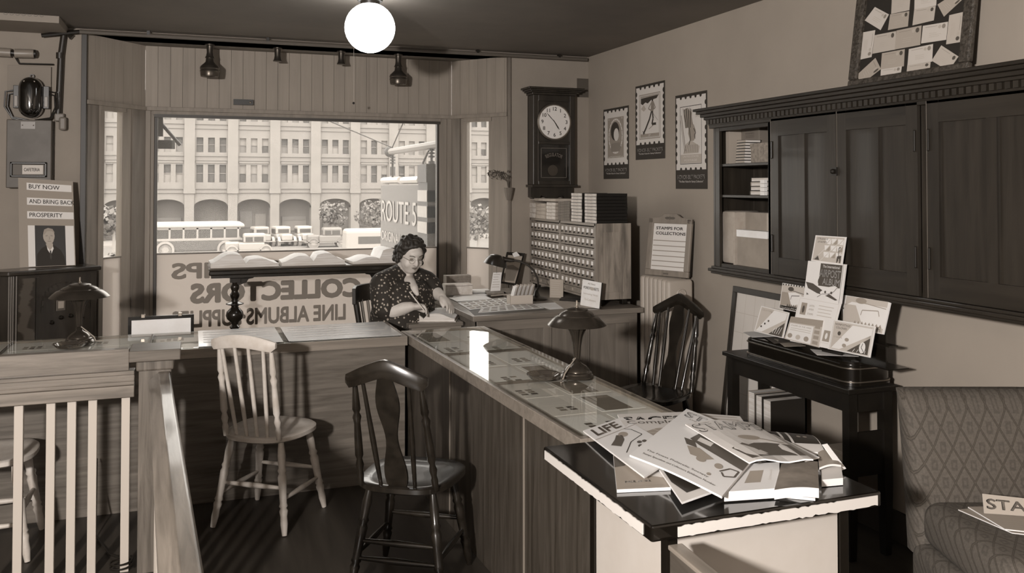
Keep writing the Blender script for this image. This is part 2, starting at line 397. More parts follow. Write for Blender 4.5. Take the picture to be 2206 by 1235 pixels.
for i in range(-3, 8):
    for r, z0 in enumerate((zB0, zA0, zC0)):
        for c in range(3):
            xm = X0 + BP * i + BP / 2 + (c - 1) * 1.1
            kd = pat.get(i, (3, 1, 4))[c]
            if (i * 7 + r * 3 + c) % 5 == 0: kd = (kd + 3) % 6
            if i == 0 and r < 2: kd = 0
            key = kd
            if key not in protos:
                o = far_win(kd).build('window', parent=fb, loc=(xm, 0, z0 + OFF)); protos[key] = o
            else:
                o = protos[key].copy(); COL.objects.link(o); o.parent = fb; o.location = (xm, 0, z0 + OFF)
            o.scale = (1, 1, 1.0 if r == 0 else .84)
# shop fronts inside the arches
SHOP = mat('arcade_shade', .42, .8); SHOP2 = mat('shop_glass', .42, .4)
for i in range(-3, 8):
    xa = X0 + BP * i; k = MB()
    k.box((xa + .3, 1.6, 0), (xa + BP - .3, 1.8, 5), SHOP)
    v = (i * 5) % 3
    if v == 0:
        for q in range(3): k.box((xa + 1.0 + q * .85, 1.5, .9), (xa + 1.5 + q * .85, 1.6, 2.1), SHOP2)
    elif v == 1: k.box((xa + .9, 1.5, .8), (xa + 3.4, 1.6, 1.9), STONE2); k.box((xa + .9, 1.45, 1.9), (xa + 3.4, 1.6, 2.3), SHOP2)
    else: k.box((xa + .8, 1.5, 1.2), (xa + 2.0, 1.6, 2.9), SHOP2); k.box((xa + 2.3, 1.5, 1.2), (xa + 3.4, 1.6, 2.6), STONE2)
    k.build('shop_front', parent=fb)

# bus
TYRE = mat('far_tyre', .5, .7); BUSD = mat('bus_dark', .36, .5); BUSL = mat('bus_light', .58, .5); BUSG = mat('bus_glass', .30, .3)
bus = thing('bus', 'pale roofed city bus with a row of side windows, seen through the large window', 'bus', (.1, 73, ZS))
def wheel(x, y, r, w_=.25):
    k = MB(T3(x, y, r) @ RX(pi / 2)); k.lathe([(r * .55, -w_ / 2), (r, -w_ / 2), (r, w_ / 2), (r * .55, w_ / 2)], TYRE); k.lathe([(r * .5, -w_ / 2 - .02), (r * .5, w_ / 2 + .02)], BUSL); return k
k = MB(); k.bbox((-3.8, 0, .35), (3.6, 2.2, 1.3), .08, BUSD); k.box((-3.8, -.01, 1.2), (3.6, 2.2, 1.38), BUSL)
k.box((3.6, .2, .5), (4.1, 2.0, 1.1), BUSD); k.build('body', parent=bus)
k = MB(); k.loft([[(x, y, z) for (x, y, z) in ((-3.9 + e, -.12 + e, z_), (3.9 - e, -.12 + e, z_), (3.9 - e, 2.3 - e, z_), (-3.9 + e, 2.3 - e, z_))] for z_, e in ((2.2, .05), (2.3, 0), (2.45, .05), (2.6, .3), (2.66, .8))], BUSL); k.build('roof', parent=bus)
k = MB(); 
for q in range(8): k.box((-3.8 + q * 1.02, 0, 1.38), (-3.66 + q * 1.02, .1, 2.22), BUSL); k.box((-3.8 + q * 1.02, 2.1, 1.38), (-3.66 + q * 1.02, 2.2, 2.22), BUSL)
k.box((-3.8, 0, 2.08), (3.6, .12, 2.22), BUSL); k.build('window_posts', parent=bus)
for q in range(7): MB().box((-3.66 + q * 1.02, .05, 1.38), (-2.78 + q * 1.02, .08, 2.1), BUSG).build('side_window', parent=bus)
for x in (-2.0, 2.5): 
    wheel(x, .12, .5).build('wheel', parent=bus); MB(T3(x, .0, .5) @ RX(pi / 2)).lathe([(.5, .0), (.68, .0), (.68, .1), (.5, .1)], BUSL, cap=False).build('wheel_arch', parent=bus)
def car(name, label, loc, body, rz=0, s=1.0):
    t = thing(name, label, 'car', loc, rz, 'cars parked before the arcade'); t.scale = (s, s, s)
    BM = mat('car_%d' % int(body * 100), body * .72, .4)
    k = MB(); k.bbox((-.85, -.75, .45), (1.1, .75, 1.05), .1, BM); k.bbox((1.0, -.5, .5), (2.1, .5, 1.1), .12, BM); k.bbox((-.95, -.7, 1.0), (.75, .7, 1.75), .16, BM, seg=3)
    k.box((-1.2, -.85, .42), (2.3, .85, .5), BM); k.build('body', parent=t)
    g = MB(); g.box((-.75, -.72, 1.12), (-.05, .72, 1.5), BUSG); g.box((.05, -.72, 1.12), (.6, .72, 1.5), BUSG); g.box((.7, -.5, 1.15), (.78, .5, 1.5), BUSG); g.build('windows', parent=t)
    for x in (-.95, 1.6):
        for y in (-.72, .72): wheel(x, y, .38, .16).build('wheel', parent=t)
        f = MB(T3(x, 0, .38) @ RX(pi / 2))
        f.lathe([(.38, -.85), (.5, -.85), (.5, -.6), (.38, -.6), (.38, -.85)], BM, cap=False).build('fender', parent=t)
        f = MB(T3(x, 0, .38) @ RX(pi / 2)); f.lathe([(.38, .6), (.5, .6), (.5, .85), (.38, .85), (.38, .6)], BM, cap=False).build('fender', parent=t)
    return t
def gx(px, Y): return Py(px, 500, Y).x
car('parked_car', 'pale old car half hidden behind the front of the bus', (gx(545, 72), 72, ZS), .80, pi)
car('parked_car', 'light boxy car parked under the third arch beyond the bus', (gx(560, 84), 84, ZS), .78, R_(-80))
car('parked_car', 'white car with upright back beside the tree, left of two', (gx(606, 84), 84, ZS), .86, R_(-80))
car('parked_car', 'white car nearest the left side of the round tree', (gx(654, 84), 84, ZS), .88, R_(-85))
car('parked_car', 'grey car under the round tree showing a round wheel', (gx(712, 80), 80, ZS), .68, pi)
k = thing('delivery_van', 'large pale van partly hidden behind the open albums and the neon sign', 'van', (gx(800, 60), 60, ZS))
VB = mat('van_pale', .58, .5)
MB().bbox((-1.7, 0, .6), (1.4, 2, 2.5), .25, VB, seg=3).build('body', parent=k); MB().bbox((1.3, .2, .5), (2.4, 1.8, 1.4), .2, VB, seg=3).build('bonnet', parent=k)
MB().box((-.9, -.02, 1.5), (.9, .05, 2.0), BUSG).build('window', parent=k)
for x in (-1.0, 1.7): wheel(x, .1, .42).build('wheel', parent=k)
LEAF = mat('far_leaves', .40, .9, tex='noise', v2=.48, scale=.7); BARK = mat('far_bark', .55, .9)
def tree(label, px, Y, r, zc, n=900, seed=1):
    x = gx(px, Y); t = thing('street_tree', label, 'tree', (x, Y, ZS), 0, 'street trees'); rd = random.Random(seed)
    MB().tube([(0, 0, 0), (.05, 0, 1.2), (0, .1, zc + OFF)], [.14, .11, .06], BARK).build('trunk', parent=t)
    k = MB()
    for c in range(9):
        cc = Vector((rd.uniform(-.6, .6) * r, rd.uniform(-.6, .6) * r, zc + OFF + rd.uniform(-.5, .5) * r)); rr = r * rd.uniform(.35, .6)
        for q in range(n // 9):
            d = Vector((rd.gauss(0, 1), rd.gauss(0, 1), rd.gauss(0, 1))).normalized(); p = cc + d * rr * rd.uniform(.75, 1.05)
            u = Vector((rd.gauss(0, 1), rd.gauss(0, 1), rd.gauss(0, 1))).normalized(); v = u.cross(d).normalized(); s_ = rd.uniform(.08, .2)
            k.v += [tuple(p + u * s_), tuple(p + v * s_), tuple(p - u * s_), tuple(p - v * s_)]; o = len(k.v) - 4
            k.f.append((o, o + 1, o + 2, o + 3)); k.m.append(k.mi(LEAF))
    k.fixn = False; k.build('foliage', parent=t)
tree('round leafy tree before the fourth arch', 720, 84, 1.5, -.8, seed=1)
tree('leafy tree before the arch left of the neon sign', 800, 82, 1.5, -.9, seed=2)
tree('small tree seen through the narrow left side window, upper of two', 244, 60, 1.3, -.6, seed=3)
tree('bushy shrub low in the narrow left side window', 240, 45, 1.0, -2.4, seed=4)
tree('leafy tree showing faintly in the narrow right side window', 1030, 70, 2.0, -1.6, seed=5)

# neon sign hanging outside, at right angles to the shop front
XS = 1.99
sg = thing('neon_sign', 'tall hanging neon sign with tube lettering outside the window on an iron arm', 'sign', (XS, 7.4, 0))
sg_y = lambda px: Px(px, 402, XS).y - 7.4
def sp(px, py): p = Px(px, py, XS); return (0, p.y - 7.4, p.z)
PANELM = mat('sign_panel', .36, .6); SIGND = mat('sign_dark', .24, .5); TUBE = mat('glass_tube', .62, .3)
k = MB(); a = sp(840, 327); b = sp(938, 312); k.tube([a, b, (0, -.25, b[2])], .035, mat('pipe_arm', .45, .6)); k.ball(a, .06, SIGND)
k.build('arm', parent=sg, smooth=True)
for px, py in ((846, 335), (930, 318)):
    q = sp(px, py); z1 = sp(px, 385)[2]
    k = MB(); k.tube([q, (0, q[1], z1 - .02)], [.012, .012], SIGND); k.tube([(0, q[1], q[2] - .12), (0, q[1], z1 + .03)], .03, SIGND)
    for j in range(3): k.lathe([(.03, -.008), (.03, .008)], SIGND, T3(0, q[1], q[2] - .02 - j * .03))
    k.build('hanger', parent=sg)
y0, y1 = sp(935, 402)[1], sp(828, 402)[1]; zt, zb = sp(905, 398)[2], .75
k = MB(); k.box((-.04, y0 + .35, zb), (.04, y1, zt), PANELM); k.build('face_panel', parent=sg, bevel=.005)
k = MB(); k.box((-.06, y0, zb), (.06, y0 + .33, zt + .03), SIGND)
for j in range(3): k.box((-.066, y0 + .0, zt - .05 - .14 * j), (.066, y0 + .33, zt - .15 - .14 * j), mat('sign_stripe', .56, .5))
k.box((-.075, y0 - .02, zt + .02), (.075, y0 + .3, zt + .18), SIGND); k.build('transformer_box', parent=sg)
for a_, b_ in ((905, 868), (862, 826)): MB().tube([sp(a_, 388), (0, sp(b_, 388)[1], sp(a_, 388)[2])], .035, TUBE).build('lamp_tube', parent=sg, smooth=True)
for txt, z, h in (('ROUTE 5', 1.38, .22), ('ORIGINAL NEON', 1.12, .10), ('FOOD mart', .86, .26)):
    k = MB(); k.text(txt, h / .7, mat('tube_light', .54, .4), frame((-.05, (y0 + .35 + y1) / 2, z), (0, -1, 0), (0, 0, 1)), w=(y1 - y0 - .55)); 
    k.build('tube_lettering', parent=sg)
k = MB(); p = sp(845, 318); k.tube([p, (-2.4, p[1] + .6, 3.1)], .006, SIGND, 5); k.tube([p, (.15, -.3, 3.3)], .006, SIGND, 5); k.tube([sp(925, 322), (0, sp(912, 350)[1], sp(912, 350)[2]), (0, sp(910, 385)[1], sp(910, 385)[2])], .01, SIGND, 6); k.build('guy_wires', parent=sg)
# corner of a striped awning outside at the top left of the large window
aw = thing('awning', 'corner of a striped awning with iron bracket outside the top left of window', 'awning', tuple(Py(343, 262, 7.6)))
k = MB(); k.box((-.3, -.02, -.12), (.03, .03, .25), SIGND); k.box((-.3, -.02, -.22), (.12, .03, -.15), SIGND); k.tube([(.02, 0, -.02), (.16, 0, -.19)], .014, SIGND); k.build('bracket', parent=aw)
for q in range(6): MB().prism([(.04 + q * .045, .25), (.085 + q * .045, .25), (.085 + q * .045, .15 - q * .0), (.04 + q * .045, .12 - q * .0)], 0, .02, (STONE if q % 2 else SIGND), ax='y').build('stripe', parent=aw)

SEP = 1.0
# ------------------------------------------------------------------ printed sheets, cards, books
class Card:
    """thin sheet or slab given by its four corners (TL, TR, BR, BL as seen from its face)"""
    def __init__(s, c, thick=.002, curl=None):
        s.c = [Vector(p) for p in c]; TL, TR, BR, BL = s.c; s.n = (TR - TL).cross(TR - BR).normalized(); s.c[3] = BL - s.n * s.n.dot(BL - TL); s.t = thick; s.curl = curl
        s.mb = MB(); s.mb.fixn = False
        s.w = ((TR - TL).length + (BR - BL).length) / 2; s.h = ((TL - BL).length + (TR - BR).length) / 2
    def at(s, u, v, h=0):
        TL, TR, BR, BL = s.c
        p = (TL * (1 - u) + TR * u) * (1 - v) + (BL * (1 - u) + BR * u) * v
        if s.curl: p = p + s.n * s.curl(u, v)
        return p + s.n * h
    def grid(s, u0, v0, u1, v1, m, h, nx=1, ny=1):
        vs = []; fs = []
        for j in range(ny + 1):
            for i in range(nx + 1): vs.append(s.at(u0 + (u1 - u0) * i / nx, v0 + (v1 - v0) * j / ny, h))
        for j in range(ny):
            for i in range(nx):
                a = j * (nx + 1) + i; fs.append((a, a + nx + 1, a + nx + 2, a + 1))
        s.mb.add(vs, fs, m); return s
    def base(s, m, edge=None, n=None):
        nn = n or (8 if s.curl else 1); e = edge or m
        s.grid(0, 0, 1, 1, m, 0, nn, nn)
        for i in range(nn):
            a, b = i / nn, (i + 1) / nn
            for (p, q) in (((a, 0), (b, 0)), ((b, 1), (a, 1)), ((0, b), (0, a)), ((1, a), (1, b))):
                s.mb.add([s.at(*p, 0), s.at(*p, -s.t), s.at(*q, -s.t), s.at(*q, 0)], [(3, 2, 1, 0)], e)
        vs = []; 
        for j in range(nn + 1):
            for i in range(nn + 1): vs.append(s.at(i / nn, j / nn, -s.t))
        s.mb.add(vs, [(j * (nn + 1) + i, j * (nn + 1) + i + 1, (j + 1) * (nn + 1) + i + 1, (j + 1) * (nn + 1) + i) for j in range(nn) for i in range(nn)], e)
        return s
    def rect(s, u0, v0, u1, v1, m, h=.0007):
        n = 8 if s.curl else 1; return s.grid(u0, v0, u1, v1, m, h, max(1, round(n * abs(u1 - u0))), max(1, round(n * abs(v1 - v0))))
    def frame(s, u0, v0, u1, v1, t, m, h=.0009):
        k = t * s.w / s.h
        s.rect(u0, v0, u1, v0 + k, m, h); s.rect(u0, v1 - k, u1, v1, m, h); s.rect(u0, v0, u0 + t, v1, m, h); s.rect(u1 - t, v0, u1, v1, m, h); return s
    def poly(s, pts, m, h=.001):
        s.mb.add([s.at(u, v, h) for u, v in pts], [tuple(reversed(range(len(pts))))], m); return s
    def ell(s, cu, cv, ru, rv, m, h=.001, n=18):
        return s.poly([(cu + ru * cos(2 * pi * k / n), cv - rv * sin(2 * pi * k / n)) for k in range(n)][::-1], m, h)
    def line(s, pts, t, m, h=.0012):
        a = s.w / s.h
        for (u0, v0), (u1, v1) in zip(pts, pts[1:]):
            dx, dy = (u1 - u0) * a, v1 - v0; l = sqrt(dx * dx + dy * dy) or 1; nx, ny = -dy / l * t, dx / l * t
            s.poly([(u0 + nx / a, v0 + ny), (u1 + nx / a, v1 + ny), (u1 - nx / a, v1 - ny), (u0 - nx / a, v0 - ny)], m, h)
        return s
    def text(s, txt, cu, cv, w, hh, m, h=.0013, bold=.0):
        vs, fs = text_geo(txt, 1.0, bold, 0, 'CENTER', 1.0)
        if not vs: return s
        x0 = min(v[0] for v in vs); x1 = max(v[0] for v in vs); y0 = min(v[1] for v in vs); y1 = max(v[1] for v in vs)
        k = [s.at(cu + ((v[0] - x0) / (x1 - x0) - .5) * w, cv - ((v[1] - y0) / (y1 - y0) - .5) * hh, h) for v in vs]
        s.mb.add(k, fs, m); return s
    def otext(s, txt, cu, cv, w, hh, m, mi, bold=.03):      # outlined lettering
        s.text(txt, cu, cv, w * 1.03, hh * 1.1, m, .0012, bold); return s.text(txt, cu, cv, w, hh, mi, .0016, bold * .2)
    def lines(s, u0, u1, v0, v1, n, m, t=.25, rnd=0):
        for k in range(n):
            a = v0 + (v1 - v0) * k / n; s.rect(u0, a, u1 - (random.random() * rnd * (u1 - u0)), a + (v1 - v0) / n * t, m, .0008)
        return s
    def build(s, name, parent=None): return s.mb.build(name, parent=parent)

def wave_pts(n, f): return [f(k / (n - 1)) for k in range(n)]

# ------------------------------------------------------------------ the L shaped show counter
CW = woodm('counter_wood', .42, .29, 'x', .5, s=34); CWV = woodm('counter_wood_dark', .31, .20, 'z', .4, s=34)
RIM = woodm('counter_rim', .54, .42, 'x', .35, s=30, coat=.2)
CGL = glassm('counter_glass', .97, refl=1.05)
SHEET = mat('display_sheet', .90, .9, tex='noise', v2=.85, scale=3); STAMPD = mat('stamp_dark', .32, .8); STAMPM = mat('stamp_mid', .5, .8)
ZCN = .81
def counter(name, label, poly, wood, bars, seed, seam=None):
    """poly: near-left, near-right, far-right, far-left in plan (u runs along the counter)"""
    t = thing(name, label, 'counter', (0, 0, 0))
    P = [Vector((a, b, 0)) for a, b in poly]; c = sum(P, Vector()) / 4
    ins = lambda p, k: (p + (c - p).normalized() * k)
    U = (P[1] - P[0]).normalized(); V = (P[3] - P[0]).normalized(); Lu = (P[1] - P[0]).length; Lv = (P[3] - P[0]).length
    def q(u, v, z): 
        a = P[0] + (P[1] - P[0]) * u; b = P[3] + (P[2] - P[3]) * u; r = a + (b - a) * v; r.z = z; return r
    def slab(m_, u0, v0, u1, v1, z0, z1, mm):
        c8 = [q(u0, v0, z0), q(u1, v0, z0), q(u1, v1, z0), q(u0, v1, z0), q(u0, v0, z1), q(u1, v0, z1), q(u1, v1, z1), q(u0, v1, z1)]
        m_.add(c8, [(0, 3, 2, 1), (4, 5, 6, 7), (0, 1, 5, 4), (1, 2, 6, 5), (2, 3, 7, 6), (3, 0, 4, 7)], mm)
    eu, ev = .012 / Lu, .012 / Lv
    k = MB(); slab(k, eu, ev, 1 - eu, 1 - ev, .0, ZCN - .02, wood)
    if seam:
        for s_ in seam: slab(k, s_ - .002, ev * .7, s_ + .002, ev, .05, ZCN - .05, mat('seam_light', .5, .5))
    k.build('case', parent=t)
    ru, rv = .03 / Lu, .03 / Lv
    k = MB(); slab(k, 0, 0, 1, rv, ZCN - .055, ZCN - .004, RIM); slab(k, 0, 1 - rv, 1, 1, ZCN - .055, ZCN - .004, RIM)
    slab(k, 0, rv, ru, 1 - rv, ZCN - .055, ZCN - .004, RIM); slab(k, 1 - ru, rv, 1, 1 - rv, ZCN - .055, ZCN - .004, RIM)
    for b in bars: slab(k, b - .005 / Lu, rv, b + .005 / Lu, 1 - rv, ZCN - .03, ZCN - .004, mat('case_bar', .34, .5))
    k.build('rim', parent=t, bevel=.002)
    eds = [ru] + list(bars) + [1 - ru]
    for a, b in zip(eds, eds[1:]):
        k = MB(); slab(k, a, rv * .4, b - .002, 1 - rv * .4, ZCN - .004, ZCN, CGL); k.build('glass_top', parent=t)
    rd = random.Random(seed)
    k = MB(); slab(k, ru, rv, 1 - ru, 1 - rv, ZCN - .0185, ZCN - .016, SHEET)
    k.build('lining_sheet', parent=t)
    # album leaves and rows of stamps on the lining
    n = 0
    lv = MB(); st = MB()
    for a, b in zip(eds, eds[1:]):
        w_ = (b - a) * Lu; cols = max(1, int(w_ / .26))
        for i in range(cols):
            for j in range(2):
                u0 = a + (b - a) * (i + .06) / cols; u1 = a + (b - a) * (i + .94) / cols; v0 = rv + (1 - 2 * rv) * (j + .05) / 2; v1 = rv + (1 - 2 * rv) * (j + .93) / 2
                z = ZCN - .0158; slab(lv, u0, v0, u1, v1, z, z + .0012, rd.choice([SHEET, mat('leaf_pale', .94, .9), mat('leaf_grey', .86, .9), mat('leaf_pale', .94, .9)]))
                kind = rd.random()
                if seed == 3 and a > .5: kind = .5
                if seed == 3 and a > .5 and rd.random() < .6: continue
                if kind < .16: slab(st, u0 + .01 / Lu, v0 + .02 / Lv, u1 - .02 / Lu, v1 - .05 / Lv, z + .0012, z + .0016, STAMPM)
                else:
                    nr, nc = rd.choice([(2, 3), (2, 4), (1, 3), (3, 4), (2, 2)]); su, sv = .022 / Lu, .028 / Lv
                    ou = u0 + rd.uniform(.02, .06) / Lu; ov = v0 + rd.uniform(.03, .08) / Lv
                    for r in range(nr):
                        for c_ in range(nc):
                            x = ou + c_ * su * 1.5; y = ov + r * sv * 1.5
                            if x + su < u1 and y + sv < v1 and rd.random() < .88: slab(st, x, y, x + su, y + sv, z + .0012, z + .0018, rd.choice([STAMPD, STAMPM, STAMPM]))
    lv.build('album_leaves', parent=t); st.build('stamp_rows', parent=t)
    return t
counter('show_counter', 'long glass topped counter running left to right below the window, plain wood front', [(-2.4, 4.86), (1.148, 4.835), (1.150, 5.40), (-2.4, 5.47)], CW, (.22, .42, .62, .82), 3)
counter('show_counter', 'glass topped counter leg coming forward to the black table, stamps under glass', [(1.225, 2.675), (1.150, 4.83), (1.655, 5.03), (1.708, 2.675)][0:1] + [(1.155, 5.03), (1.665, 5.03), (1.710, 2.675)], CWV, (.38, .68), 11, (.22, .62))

ADDSHEET = mat('added_white_sheet', .95, .30, coat=.8, tex='noise', v2=.90, scale=5)  # sheets added on top of the glass to brighten the counter
for lab, xa, xb, yb in (('long glossy white sheet added to brighten the right end of the window counter', .50, 1.12, 5.38), ('glossy white sheet added left of the long one to brighten the window counter', .04, .47, 5.40)):
    c = Card([(xa, yb, ZCN + .0025), (xb, yb, ZCN + .0025), (xb, 4.862, ZCN + .0025), (xa, 4.868, ZCN + .0025)], .0015); c.base(ADDSHEET); c.lines(.06, .94, .12, .9, 5, mat('faint_ink', .84, .5), .3, .5); tag(c.build('added_counter_sheet'), lab, 'paper')
# ------------------------------------------------------------------ railing with newel
RW = woodm('rail_wood', .50, .34, 'x', .45, s=34, coat=.1); RWZ = woodm('newel_wood', .44, .28, 'z', .45, s=34, coat=.1); RWY = woodm('handrail_wood', .50, .32, 'y', .3, s=34, coat=.3)
nw = thing('newel_post', 'square brown newel post with flat cap where the two railings meet', 'post', (-.142, 4.13, 0))
MB().box((-.065, -.065, 0), (.065, .065, .90), RWZ).build('post', parent=nw, bevel=.003)
MB().box((-.075, -.075, .86), (.075, .075, .905), RWZ).build('neck_moulding', parent=nw, bevel=.008)
MB().box((-.102, -.10, .905), (.102, .10, .952), woodm('cap_wood', .44, .32, 'x', .4, s=34)).build('cap', parent=nw, bevel=.004)
rl = thing('railing', 'wooden railing with white balusters running left from the newel post', 'railing', (-.9, 4.12, 0))
k = MB(); k.box((-1.0, -.02, .858), (.653, .03, .952), RW); k.build('top_board', parent=rl, bevel=.003)
k = MB(); k.box((-1.0, -.045, .845), (.676, .03, .862), RW); k.box((-1.0, -.035, .80), (.676, .03, .845), RW); k.box((-1.0, -.045, .75), (.676, .03, .80), RW); k.box((-1.0, -.03, .815), (.676, -.037, .83), RW)
k.build('rail_moulding', parent=rl, bevel=.004)
for px in (-10, 41, 110, 155, 200, 271):
    p = Py(px, 900, 4.12); 
    if px == -10: p.x -= .01
    MB().box((-.017, -.012, 0), (.017, .012, .75), WHITE).build('baluster', parent=rl, loc=(p.x + .9, 0, 0), bevel=.002)
hr = thing('railing', 'brown handrail running toward the camera from the newel post', 'railing', (-.115, 4.045, 0), R_(3.0))
prof = [(-.052, .795), (-.052, .822), (-.040, .832), (-.012, .857), (.026, .857), (.034, .850), (.034, .80), (.02, .79), (-.040, .79)]
k = MB(); k.prism(prof, -2.35, 0, RWY, ax='y'); k.build('handrail', parent=hr, bevel=.003)
k = MB(); k.box((-.035, -2.35, .715), (.012, 0, .80), RWY); k.build('under_rail', parent=hr, bevel=.003)
for q in range(7): MB().box((-.028, -.012, 0), (.006, .012, .715), WHITE).build('baluster', parent=hr, loc=(0, -.14 - q * .14, 0), bevel=.002)
g = thing('barrier_board', 'dark wooden rail board running toward camera from the corner of black table', 'rail', (1.140, 1.925, 0), R_(-3))
MB().box((-.015, -.75, .52), (.015, 0, .745), woodm('barrier_wood', .36, .24, 'y', .4, s=24)).build('board', parent=g, bevel=.003)
MB().box((-.02, -.75, .745), (.02, 0, .757), woodm('barrier_edge', .52, .40, 'y', .3, s=24)).build('top_edge', parent=g, bevel=.003)
MB().box((-.018, -.03, 0), (.018, .0, .52), mat('barrier_post', .16, .5)).build('post', parent=g, bevel=.002)
p = Pz(265, 1212, 0)
k = MB(); k.tube([(p.x + .045 * cos(a * .4), 4.12 + .045 * sin(a * .4), .012 + .0012 * a) for a in range(34)], .004, IRON, 6); k.tube([(p.x + .04, 4.13, .03), (p.x - .06, 4.3, .01), (p.x - .14, 4.55, .008), (p.x - .16, 4.80, .3)], .004, IRON, 6)
tag(k.build('cable_coil', smooth=True), 'thin dark cord coiled round the foot of a white baluster', 'cord')

# ------------------------------------------------------------------ black topped card table with magazines
TX0, TX1, TY0, TY1, TZ = 1.085, 1.81, 1.945, 2.662, .80
ct = thing('display_table', 'square black topped table with bright white edge strip and white sides', 'table', ((TX0 + TX1) / 2, (TY0 + TY1) / 2, 0))
hx, hy = (TX1 - TX0) / 2, (TY1 - TY0) / 2
LACQ = mat('black_table_lacquer', .07, .12, spec=.6, tex='noise', v2=.09, scale=9, coat=.5)
k = MB(); k.bbox((-hx, -hy, .758), (hx, hy, .80), .006, LACQ); k.build('tabletop', parent=ct)
def chipped(L, z0, z1, seed):
    rd = random.Random(seed); n = 60; up = []; lo = []
    for i in range(n + 1):
        x = -L / 2 + L * i / n; up.append((x, z1 + (rd.uniform(-.0035, .001) if rd.random() < .35 else 0))); lo.append((x, z0 + (rd.uniform(-.003, .003) if rd.random() < .3 else 0)))
    return lo + up[::-1]
WSTRIP = mat('white_edge_strip', .82, .4)
k = MB(); k.prism(chipped(2 * hx - .09, .764, .792, 4), -hy - .0025, -hy + .001, WSTRIP, T3(.03, 0, 0), ax='y'); k.build('edge_strip', parent=ct)
k = MB(); k.prism(chipped(2 * hy - .06, .764, .792, 5), -hx - .0025, -hx + .001, WSTRIP, T3(0, .012, 0), ax='x'); k.build('edge_strip', parent=ct)
WPAN = mat('white_side_panel', .75, .5, tex='noise', v2=.73, scale=8)
bx0, bx1, by0, by1 = -hx + .115, hx - .02, -hy + .12, hy - .13
k = MB(); k.box((bx0, by0 + .03, 0), (bx0 + .012, by1 - .03, .75), WPAN); k.build('side_panel', parent=ct)
k = MB(); k.box((bx0 + .03, by0, 0), (bx1 - .03, by0 + .012, .75), WPAN); k.build('front_panel', parent=ct)
k = MB(); k.box((bx1 - .012, by0 + .03, 0), (bx1, by1 - .03, .75), WPAN); k.build('side_panel', parent=ct)
for a, b in ((bx0 - .006, by0 - .006), (bx1 - .026, by0 - .006), (bx0 - .006, by1 - .026), (bx1 - .026, by1 - .026)):
    MB().box((a, b, 0), (a + .032, b + .032, .758), BLACK).build('leg', parent=ct, bevel=.002)
k = MB(); k.box((bx0, by0, .735), (bx1, by1, .758), BLACK); k.build('apron', parent=ct)

